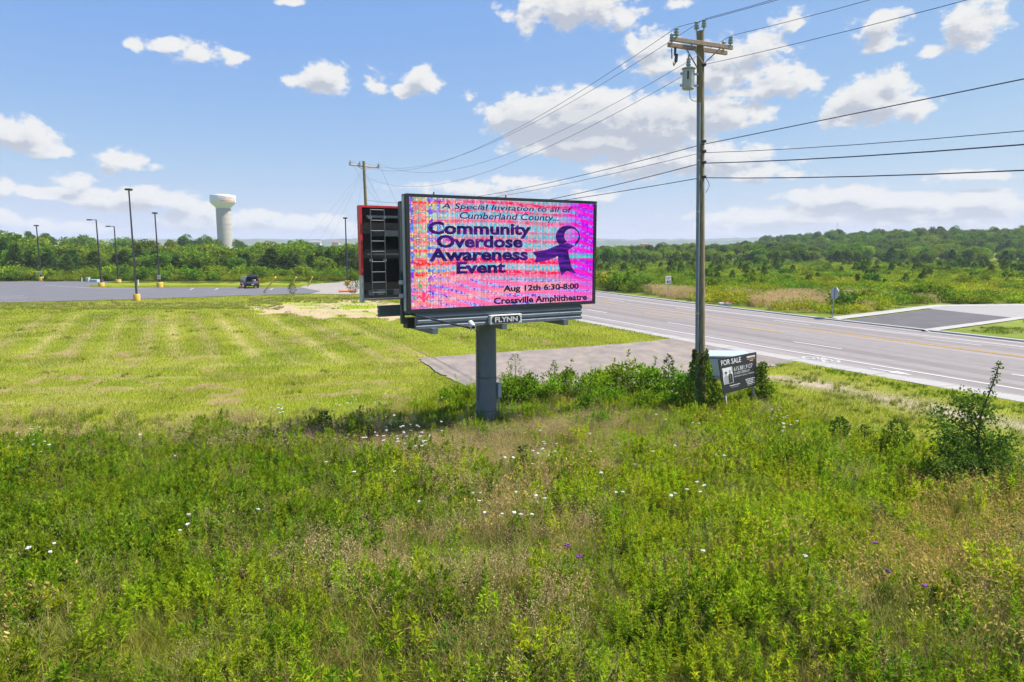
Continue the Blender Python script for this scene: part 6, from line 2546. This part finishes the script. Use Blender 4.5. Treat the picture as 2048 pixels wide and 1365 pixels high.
def build_shrubs():
    cr = M['crown']
    pines = [crown(600 + k, .75, 2.0, .02, 420, .26, [(.095, .175, .022), (.115, .20, .024), (.14, .22, .026)], 'pine').mesh('young_pine', cr) for k in range(4)]
    shr = [bush_mesh(620 + k, 1.3, 1.5, 560, .24, .6, [[(.14, .25, .013), (.18, .29, .015)], [(.21, .31, .016), (.26, .345, .018)], [(.12, .215, .014), (.15, .245, .016)]][k % 3], cr, 'shrub') for k in range(6)]
    for p_ in pines:
        p_.name = 'crown'
    pine_stem = MB().tube([(0, 0, -.2), (0, 0, 1.0), (0, 0, 1.9)], [.04, .03, .008], 5).mesh('stem', M['bark'])

    def pine_thing(loc):
        t = thing('young_pine', None, None, loc)
        link('stem', pine_stem, t)
        link('crown', pines[int(RNG.integers(0, 4))], t)
        return t
    # young pines standing through the meadow
    n = 0
    tries = 0
    while n < 240 and tries < 8000:
        tries += 1
        Y = 70 + 155 * RNG.random() ** .8
        x = RNG.uniform(.10, .80) * Y
        if not across_road(x, Y) or hard_surface(np.array([x]), np.array([Y]), 4.5)[0]:
            continue
        px, py = to_px(np.array([x, Y, 0.0]))
        if py > 582 and px > 1300:
            continue
        if float(vnoise(x, Y, 16, 131)) < .25:
            continue
        o = pine_thing((x, Y, float(terrain(x, Y))))
        s = RNG.uniform(.7, 1.35) * (.85 + .3 * (Y > 130))
        o.scale = (s, s, s * RNG.uniform(.9, 1.2))
        o.rotation_euler = (0, 0, RNG.random() * 6.28)
        zn = next(z for lim, z in RIGHT_ZONES if px < lim)
        lb = 'young dark green pine in the %s meadow %s' % ('near' if Y < 110 else ('middle' if Y < 165 else 'far'), zn)
        tag(o, lb, 'young pine', 'young pines: ' + lb)
        n += 1
    # a few young pines before the wood on the left
    for px, py, hh in [(25, 560, 2.2), (312, 562, 3.0), (398, 562, 2.4), (440, 560, 2.0), (120, 561, 1.7), (250, 561, 1.6), (460, 559, 1.9), (560, 560, 1.7), (380, 563, 1.5), (95, 562, 2.0)]:
        p = gp(px, py)
        o = pine_thing((p[0], p[1] + 3, 0))
        s = hh / 2.0
        o.scale = (s, s, s)
        lb = 'young dark pine in the scrub ' + next(z for lim, z in LEFT_ZONES if px < lim)
        tag(o, lb, 'young pine', 'young pines: ' + lb)
    # rounded shrubs
    for k in range(95):
        Y = RNG.uniform(119, 128)
        x = RNG.uniform(-.80, -.21) * Y
        o = link('shrub', shr[int(RNG.integers(0, 6))], None, (x, Y, 0))
        s = RNG.uniform(.8, 1.45)
        o.scale = (s * 1.2, s * 1.2, s)
        o.rotation_euler = (0, 0, RNG.random() * 6.28)
        px, py = to_px(np.array([x, Y, 0.0]))
        lb = 'rounded green shrub in the strip ' + next(z for lim, z in LEFT_ZONES if px < lim)
        tag(o, lb, 'shrub', 'shrubs: ' + lb)
    for k in range(260):
        Y = RNG.uniform(70, 228)
        x = RNG.uniform(.12, .8) * Y
        if not across_road(x, Y) or hard_surface(np.array([x]), np.array([Y]), 5)[0]:
            continue
        px, py = to_px(np.array([x, Y, 0.0]))
        if py > 585:
            continue
        o = link('shrub', shr[int(RNG.integers(0, 6))], None, (x, Y, float(terrain(x, Y))))
        s = RNG.uniform(.55, 1.15)
        o.scale = (s * 1.15, s * 1.15, s)
        o.rotation_euler = (0, 0, RNG.random() * 6.28)
        lb = 'round green shrub in the %s meadow %s' % ('near' if Y < 110 else ('middle' if Y < 165 else 'far'), next(z for lim, z in RIGHT_ZONES if px < lim))
        tag(o, lb, 'shrub', 'shrubs: ' + lb)
    for px, py, hh, lab in [(1850, 603, 1.6, 'low bright hedge like shrub by the side road bend'), (1880, 602, 1.5, 'second bright shrub by the side road bend'), (1815, 600, 1.3, 'small shrub next to the white marker post'),
                            (1690, 622, 1.5, 'dense green shrub just behind the stop sign'), (1740, 612, 1.4, 'leafy shrub between the stop sign and the side road'), (1215, 580, 2.2, 'dark shrub clump beside the road near the display edge'),
                            (1250, 582, 2.3, 'dark shrub clump left of the speed sign'), (1285, 584, 1.6, 'small dark shrub close to the speed sign')]:
        p = gp(px, py)
        o = link('shrub', shr[int(RNG.integers(0, 3))], None, (p[0], p[1], 0))
        s = hh / 1.5
        o.scale = (s * 1.3, s * 1.3, s)
        tag(o, lab, 'shrub')


build_shrubs()


# ------------------------------------------------------------------ plants round the billboard and pole
def build_near_plants():
    LF, GL = M['leaf'], M['gloss_leaf']
    meshes = [bush_mesh(700 + k, .75, 1.15, 900, .105, .6, [[(.145, .28, .012), (.175, .31, .014), (.22, .35, .016)], [(.165, .29, .013), (.21, .335, .015)], [(.20, .325, .015), (.25, .37, .019)]][k % 3], LF, 'bush', 8) for k in range(6)]
    names = ['first', 'second', 'third', 'fourth', 'fifth', 'sixth', 'seventh', 'eighth', 'ninth']
    spots = [(1015, 806, .9), (1045, 812, 1.1), (1085, 806, .95), (1125, 800, 1.0), (1165, 806, .9), (1205, 800, 1.15), (1245, 797, 1.25), (1285, 796, 1.25), (1330, 797, 1.1), (1365, 800, .9), (1225, 820, .75), (1290, 822, .7), (1340, 826, .65)]
    for i, (px, py, s) in enumerate(spots):
        p = gp(px, py)
        o = link('bush', meshes[i % 6], None, p)
        o.scale = (s, s, s)
        o.rotation_euler = (0, 0, i * 1.7)
        lb = (['bush in the thicket closest to the billboard post'] + [w + ' bush of the thicket, counted from the billboard post' for w in names[1:]] + ['bush of the thicket closest to the wooden power pole', 'low bush before the thicket, below its sixth bush', 'low bush before the thicket, below its eighth bush', 'low bush before the thicket, nearest the power pole'])[i]
        tag(o, 'leafy green ' + lb, 'bush', 'bushes in the thicket beside the billboard post')
    solo = [(1166, 838, .62, 'small rounded bush standing in tan grass right of the post'), (1200, 868, .60, 'low green bush nearest the camera below the thicket'), (925, 806, .62, 'dark weedy bush hugging the left side of the billboard post'), (890, 812, .5, 'low dark weedy bush farther left of the billboard post')]
    for i, (px, py, s, lb) in enumerate(solo):
        p = gp(px, py)
        o = link('bush', meshes[i % 6], None, p)
        o.scale = (s, s, s * 1.15)
        tag(o, lb, 'bush')

    for k_, (px, py, s_, lb) in enumerate([(1498, 812, .55, 'leafy bush half covering the lower right corner of the for sale sign'), (1448, 822, .42, 'low weedy bush at the left post of the for sale sign'), (1530, 800, .6, 'bush just right of the for sale sign under the vine')]):
        p = gp(px, py)
        o = link('bush', meshes[k_ % 6], None, p)
        o.scale = (s_, s_, s_ * 1.1)
        tag(o, lb, 'bush')

    def sapling(px, py, h, w, cols, lb, name='sapling', n=420, ll=.085, seed=0, m=None):
        r = np.random.default_rng(800 + seed)
        p = gp(px, py)
        t = thing(name, lb, 'sapling', p)
        MB().tube([(0, 0, -.1), (.03, 0, h * .5), (0, .02, h)], [.022, .016, .005], 5).obj('stem', M['bark'], t)
        g = Veg(r)
        q = r.random(n) ** .8
        rr = w * np.sin(np.clip(q, .02, 1) * math.pi) ** .6 * (.3 + .7 * r.random(n))
        a = r.random(n) * 6.283
        P = np.stack([rr * np.cos(a), rr * np.sin(a), h * (.1 + .92 * q)], 1)
        D = np.stack([np.cos(a), np.sin(a), .2 + r.normal(size=n) * .5], 1)
        c = np.array(cols)[r.integers(0, len(cols), n)]
        g.leaves(P, D, ll * (.7 + .6 * r.random(n)), ll * .5, c, .3)
        link('crown', g.mesh('crown', m or LF), t)
    grey = [(.13, .17, .07), (.16, .19, .09)]
    dk = [(.065, .14, .016), (.085, .17, .018)]
    sapling(1030, 800, 1.75, .42, grey, 'grey green sapling rising behind the thicket near the billboard post', seed=1, ll=.07)
    sapling(1108, 796, 1.45, .13, [(.07, .12, .016), (.10, .15, .02)], 'slim pointed weed spike above the thicket', seed=2, n=160)
    sapling(1335, 800, 1.7, .18, [(.11, .15, .05), (.13, .16, .06)], 'feathery pale sapling top at the right of the thicket', seed=3, n=170, ll=.12)
    sapling(650, 888, .95, .26, dk, 'dark narrow sapling at the edge of the mown field', seed=4, n=380)
    sapling(1676, 905, 1.0, .30, dk, 'dark sapling in the weeds, leftmost of three below the verge', seed=5, n=420)
    sapling(1725, 910, .85, .16, [(.14, .11, .05), (.06, .09, .02)], 'thin half dry sapling between two dark ones below the verge', seed=6, n=170)
    sapling(1790, 925, 1.15, .42, dk, 'broad dark sapling below the verge, nearest the pear tree', seed=7, n=620)
    sapling(1045, 985, 1.15, .10, [(.09, .12, .03), (.07, .11, .02)], 'tall thin weed stalk in the tan grass in front of the post', seed=8, n=110)
    sapling(585, 592, 1.5, .5, [(.06, .10, .02), (.08, .12, .03)], 'feathery sapling at the lot edge below the guy wires', seed=9, n=420, ll=.12)
    sapling(706, 592, 2.4, .8, [(.05, .085, .018), (.065, .10, .02)], 'young conifer by the gravel at the left edge of the red edged panel', seed=10, n=700, ll=.16)

    # ivy sheathing the pole's foot
    r = np.random.default_rng(900)
    g = Veg(r)
    n = 3400
    top = at(1400, 700, POLE_B[1])[2]
    q = r.random(n)
    z = top * q ** 1.05
    a0 = r.random(n) * 6.283
    rr = .19 + (.34 + .12 * np.sin(z * 3.0)) * (1 - q) ** .3 * (.3 + .7 * r.random(n)) * (.75 + .5 * np.sin(a0 * 2 + z * 2.2)) * np.where(q > .8, .6, 1.2)
    a = a0
    px_ = np.stack([pole_x(v) - POLE_B for v in z])
    P = px_ + np.stack([rr * np.cos(a), rr * np.sin(a), z * 0], 1)
    D = np.stack([np.cos(a), np.sin(a), -.3 + r.normal(size=n) * .5], 1)
    col = np.array([(.115, .23, .015), (.155, .275, .017), (.20, .315, .02)])[r.integers(0, 3, n)]
    col[q > .86] = (.11, .15, .03)
    g.leaves(P, D, .085 * (.7 + .6 * r.random(n)), .07, col, .3)
    o = link('ivy', g.mesh('ivy', GL), None, POLE_B)
    tag(o, 'dark green ivy sheathing the foot of the wooden power pole', 'ivy')
    # vine climbing the right edge of the sale sign
    g = Veg(r)
    n = 1100
    q = r.random(n)
    b0 = at(1520, 800, 24.5)
    P = np.stack([r.normal(size=n) * .17 * (1.25 - .8 * q), r.normal(size=n) * .15, 1.62 * q ** .9], 1)
    P[:, 0] += .10 + .1 * np.sin(q * 6)
    D = sph(r, n, .1)
    g.leaves(P, D, .09 * (.7 + .6 * r.random(n)), .06, np.array([(.090, .18, .015), (.12, .215, .017), (.15, .24, .02)])[r.integers(0, 3, n)], .3)
    A = np.array([[0, 0, -.2]] * 4) + r.normal(size=(4, 3)) * .03
    g.stems(A, np.array([[.15, 0, 1.5], [.05, .1, 1.2], [.2, -.05, 1.0], [-.1, 0, .9]]), .02, (.07, .05, .03))
    o = link('vine', g.mesh('vine', GL), None, (b0[0], 24.5, 0))
    tag(o, 'dark vine climbing behind the right edge of the for sale sign', 'vine')

    # the pear sapling at the right
    Yt = 15.7
    T0 = gp(1940, 985)
    Yt = T0[1]
    t = thing('pear_tree', 'dark leaved young pear tree with a long bare leader at the right edge', 'tree', T0)
    o3 = lambda px, py, dy=0.0: at(px, py, Yt + dy) - T0
    paths = [[(1940, 990, 0), (1952, 905, .02), (1962, 830, .0), (1985, 770, .05), (2001, 722, .05)],
             [(1952, 900, 0), (1905, 868, -.25), (1858, 822, -.35)],
             [(1955, 880, 0), (1915, 850, .3), (1870, 818, .45)],
             [(1958, 865, 0), (1935, 825, .1), (1905, 790, .25)],
             [(1955, 895, 0), (2000, 885, -.2), (2028, 868, -.3)],
             [(1960, 870, 0), (1992, 880, .25), (2014, 918, .35)],
             [(1946, 930, 0), (1900, 905, -.4), (1862, 850, -.55)],
             [(1946, 940, 0), (1990, 940, -.45), (2030, 935, -.6)],
             [(1943, 955, 0), (1905, 945, -.5), (1885, 930, -.8)],
             [(1943, 950, 0), (1960, 960, -.6), (1990, 975, -.9)],
             [(1950, 915, 0), (1945, 900, .5), (1940, 880, .8)],
             [(1945, 945, 0), (2000, 930, .4), (2036, 905, .6)]]
    g = Veg(np.random.default_rng(950))
    for i, pth in enumerate(paths):
        pts = [o3(*q_) for q_ in pth]
        r0 = .038 if i == 0 else .02
        MB().tube(pts, [r0 * (1 - .8 * k / (len(pts) - 1)) for k in range(len(pts))], 6).obj('trunk' if i == 0 else 'branch', M['bark'], t)
        seg = len(pts) - 1
        m_ = 260 if i == 0 else 320
        u = g.r.random(m_) * seg
        if i == 0:
            u = u[(u > .9) & ((u < 2.6) | (g.r.random(m_) < .8))]
        j = np.minimum(u.astype(int), seg - 1)
        A, B_ = np.array(pts)[j], np.array(pts)[j + 1]
        f = (u - j)[:, None]
        spread = (.045 if i == 0 else .11) * (1 + .4 * (i > 5)) * np.where((i == 0) & (u < 2.6), 3.2, 1.0)
        P = A + (B_ - A) * f + g.r.normal(size=(len(u), 3)) * spread[:, None]
        D = unit(B_ - A) * .3 + g.r.normal(size=(len(u), 3)) * .8 - [0, 0, .3]
        col = np.array([(.070, .140, .018), (.090, .168, .022), (.125, .205, .026)])[g.r.integers(0, 3, len(u))]
        if i == 0:
            col = np.where((u > 3.5)[:, None], np.array([.11, .15, .03]), col)
        g.leaves(P, D, .082 * (.7 + .6 * g.r.random(len(u))), .048, col, .3)
    # the leafy skirt
    n = 2900
    cpts = np.array([o3(px, py, dy) for px, py, dy in [(1900, 880, -.1), (1925, 915, -.3), (1960, 925, -.3), (1990, 945, -.2), (1915, 950, -.2), (1955, 965, -.3), (2005, 965, -.2), (1895, 905, .2), (1975, 905, .2), (1945, 800, 0), (1965, 830, .1), (1950, 940, .3), (2015, 930, .1)]])
    i = g.r.integers(0, len(cpts), n)
    P = cpts[i] + g.r.normal(size=(n, 3)) * np.array([.15, .17, .12])
    P[:, 2] = np.maximum(P[:, 2], .05)
    g.leaves(P, g.r.normal(size=(n, 3)) - [0, 0, .4], .075 * (.7 + .6 * g.r.random(n)), .048, np.array([(.070, .140, .018), (.090, .168, .022), (.115, .19, .024)])[g.r.integers(0, 3, n)], .3)
    link('crown', g.mesh('crown', GL), t)


build_near_plants()


# ------------------------------------------------------------------ wild flowers
def build_flowers():
    r = np.random.default_rng(1000)
    W_ = mat('umbel_white', (.52, .53, .46), .8, var=.08, scale=40)
    umb = []
    for k in range(4):
        g = MB()
        for j in range(19):
            q = math.sqrt(r.random()) * .052
            a = r.random() * 6.28
            g.lathe([(.003, -.004), (.013, .002), (.012, .008), (.004, .011)], 6, (q * math.cos(a), q * math.sin(a), .012 - 2.2 * q * q))
        for j in range(8):
            a = j * .785
            g.tube([(0, 0, -.045), (.035 * math.cos(a), .035 * math.sin(a), .004)], .0016, 3, False)
        umb.append(g.mesh('umbel', W_))
    stem = MB().tube([(0, 0, -1.0), (.02, .01, -.5), (0, 0, -.04)], [.006, .005, .003], 4).mesh('stem', mat('flower_stem', (.10, .15, .04), .8))
    spots = []

    def cluster(cx, cy, sx, sy, n):
        for _ in range(n):
            spots.append((cx + r.normal() * sx, cy + r.normal() * sy))
    # placed after the photograph: the drift left of the post, then scattered heads
    cluster(808, 862, 36, 20, 46)
    cluster(722, 848, 34, 22, 22)
    cluster(690, 806, 26, 8, 8)
    cluster(545, 822, 12, 10, 9)
    cluster(45, 872, 40, 10, 16)
    cluster(1350, 775, 22, 16, 14)
    cluster(1000, 790, 26, 14, 10)
    cluster(1565, 835, 16, 16, 18)
    cluster(1080, 890, 60, 20, 9)
    cluster(1450, 850, 60, 20, 9)
    for p in [(708, 945), (788, 944), (838, 1004), (946, 987), (960, 987), (958, 1003), (969, 1026), (1004, 1029), (1028, 1026), (1042, 1030), (1064, 1030), (1032, 985), (1072, 992), (1066, 929), (1026, 916), (1076, 908), (1111, 904), (1202, 946),
              (1232, 986), (1245, 985), (1342, 992), (1350, 988), (1374, 980), (1306, 904), (375, 1050), (378, 1030), (360, 1062), (57, 1097), (100, 1105), (108, 1088), (516, 1020), (280, 870), (170, 872), (1610, 1113), (1406, 1103), (1432, 910), (1448, 912), (842, 768), (770, 788),
              (1408, 972), (1401, 985), (1394, 965), (82, 905), (66, 890), (350, 913), (652, 925), (592, 868), (1010, 916), (884, 796), (1180, 868), (1270, 930), (1090, 998), (1700, 870), (1750, 860)]:
        spots.append(p)
    for i, (px, py) in enumerate(spots):
        # the flower stands about weed height above the ground
        hz = .82 if py > 880 else .55
        if py < 800:
            hz = .45
        p = gp(px, py, hz)
        s = .52 + .42 * r.random()
        t = thing('wild_carrot', 'white lacy wild carrot flower head on a thin stem among the weeds', 'wildflower', p, r.random() * 6.28, 'white wild carrot flowers among the weeds')
        t.rotation_euler[0] = r.normal() * .12
        t.scale = (s, s, 1)
        link('stem', stem, t)
        link('umbel', umb[i % 4], t)
    P_ = mat('ironweed_purple', (.16, .03, .20), .8, var=.3, scale=60)
    for px, py, lab in [(1135, 1092, 'purple ironweed bloom low in the weeds at the centre'), (1157, 1114, 'second purple ironweed bloom just beside the first'), (1774, 1143, 'bright purple thistle like bloom in the right hand weeds'), (1750, 1087, 'pale violet bloom in the right hand weeds'), (1852, 1174, 'dark purple bloom nearest the golden grass')]:
        p = gp(px, py, .75)
        t = thing('ironweed', lab, 'wildflower', p)
        b = MB()
        for j in range(7):
            a = r.random() * 6.28
            q = .05 * math.sqrt(r.random())
            b.lathe([(.004, -.01), (.014, .0), (.019, .016), (.008, .022)], 6, (q * math.cos(a), q * math.sin(a), .01 * r.random()))
        b.obj('bloom', P_, t)
        link('stem', stem, t)


build_flowers()


# ------------------------------------------------------------------ small far things
def build_far():
    # pale roofs and parked vehicles glimpsed far off
    def house(px0, px1, ptop, peave, pbase, Y, lab, wall, roof):
        a, b_ = at(px0, peave, Y), at(px1, peave, Y)
        zt_, z0 = at(px0, ptop, Y)[2], at(px0, pbase, Y)[2]
        w = b_[0] - a[0]
        t = thing('house', lab, 'building', ((a[0] + b_[0]) / 2, Y, z0))
        MB().box((0, 4, (a[2] - z0) / 2), (w, 8, a[2] - z0)).obj('wall', M[wall], t)
        b = MB()
        b.add([(-w / 2 - .5, -.5, a[2] - z0), (w / 2 + .5, -.5, a[2] - z0), (w / 2 - 1, 4, zt_ - z0), (-w / 2 + 1, 4, zt_ - z0), (-w / 2 - .5, 8.5, a[2] - z0), (w / 2 + .5, 8.5, a[2] - z0)], [(0, 1, 2, 3), (3, 2, 5, 4), (0, 3, 4), (1, 5, 2)])
        b.obj('roof', M[roof], t)
        for k in range(3):
            MB().box((-w * .3 + k * w * .3, -.02, (a[2] - z0) * .6), (w * .12, .05, (a[2] - z0) * .35)).obj('window', M['glass_dark'], t)
    M['roof_red'] = mat('far_red_roof', (.32, .13, .10), .8)
    M['roof_grey'] = mat('far_grey_roof', (.25, .24, .25), .8)
    house(620, 640, 481, 485, 494, 900, 'far pale building glimpsed above the trees left of the billboard', 'white', 'roof_grey')
    house(663, 677, 482, 485, 494, 900, 'far small red roofed building left of the billboard', 'white', 'roof_red')
    house(1283, 1300, 486.5, 489, 497, 560, 'far building with reddish roof above the trees between display and pole', 'white', 'roof_red')
    for (px, py, lab, m_) in [(664, 545, 'white van parked at the foot of the far wood', 'print_white'), (709, 548, 'small white car parked by the far wood next to the panel', 'print_white')]:
        p = gp(px, py + 2)
        t = thing('parked_car', lab, 'car', (p[0], p[1], 0), R(70))
        MB().box((0, 0, .62), (1.8, 4.4, .75), bev=.18).obj('body', M[m_], t)
        MB().box((0, -.2, 1.22), (1.55, 2.5, .62), bev=.2).obj('cabin', M['glass_dark'], t)
        MB().box((0, -.2, 1.55), (1.4, 2.1, .06), bev=.02).obj('roof', M[m_], t)
        for sx in (-1, 1):
            for sy in (-1.35, 1.35):
                MB().tube([(sx * .7, sy, .33), (sx * .93, sy, .33)], .33, 12).obj('wheel', M['rubber'], t)
    # radio mast on the right skyline
    p = at(1673, 478, 1500)
    h = at(1673, 446, 1500)[2]
    t = thing('radio_mast', 'hair thin lattice radio mast on the right hand skyline', 'mast', (p[0], 1500, 0))
    b = MB()
    for k in range(3):
        a = k * 2.094
        b.tube([(.5 * math.cos(a), .5 * math.sin(a), 0), (.5 * math.cos(a), .5 * math.sin(a), h)], .14, 4)
    b.obj('lattice', M['galv'], t)
    MB().box((0, 0, h - 3), (4.5, .4, .5)).obj('antenna', M['galv'], t)


build_far()


# ------------------------------------------------------------------ air
def build_haze():
    b = MB()
    b.box((0, 2300, 50.4), (10600, 6400, 103.2))
    m = bpy.data.materials.new('thin_air')
    m.use_nodes = True
    nt = m.node_tree
    nt.nodes.clear()
    v = nt.nodes.new('ShaderNodeVolumePrincipled')
    v.inputs['Color'].default_value = (.84, .91, .99, 1)
    v.inputs['Density'].default_value = HAZE
    v.inputs['Density Attribute'].default_value = ''
    v.inputs['Anisotropy'].default_value = .0
    o = nt.nodes.new('ShaderNodeOutputMaterial')
    nt.links.new(v.outputs[0], o.inputs['Volume'])
    m.cycles.homogeneous_volume = True
    h = b.obj('haze', m)
    tag(h, 'thin summer haze that turns the far hills blue', None, None, 'stuff')


HAZE = .00024
build_haze()
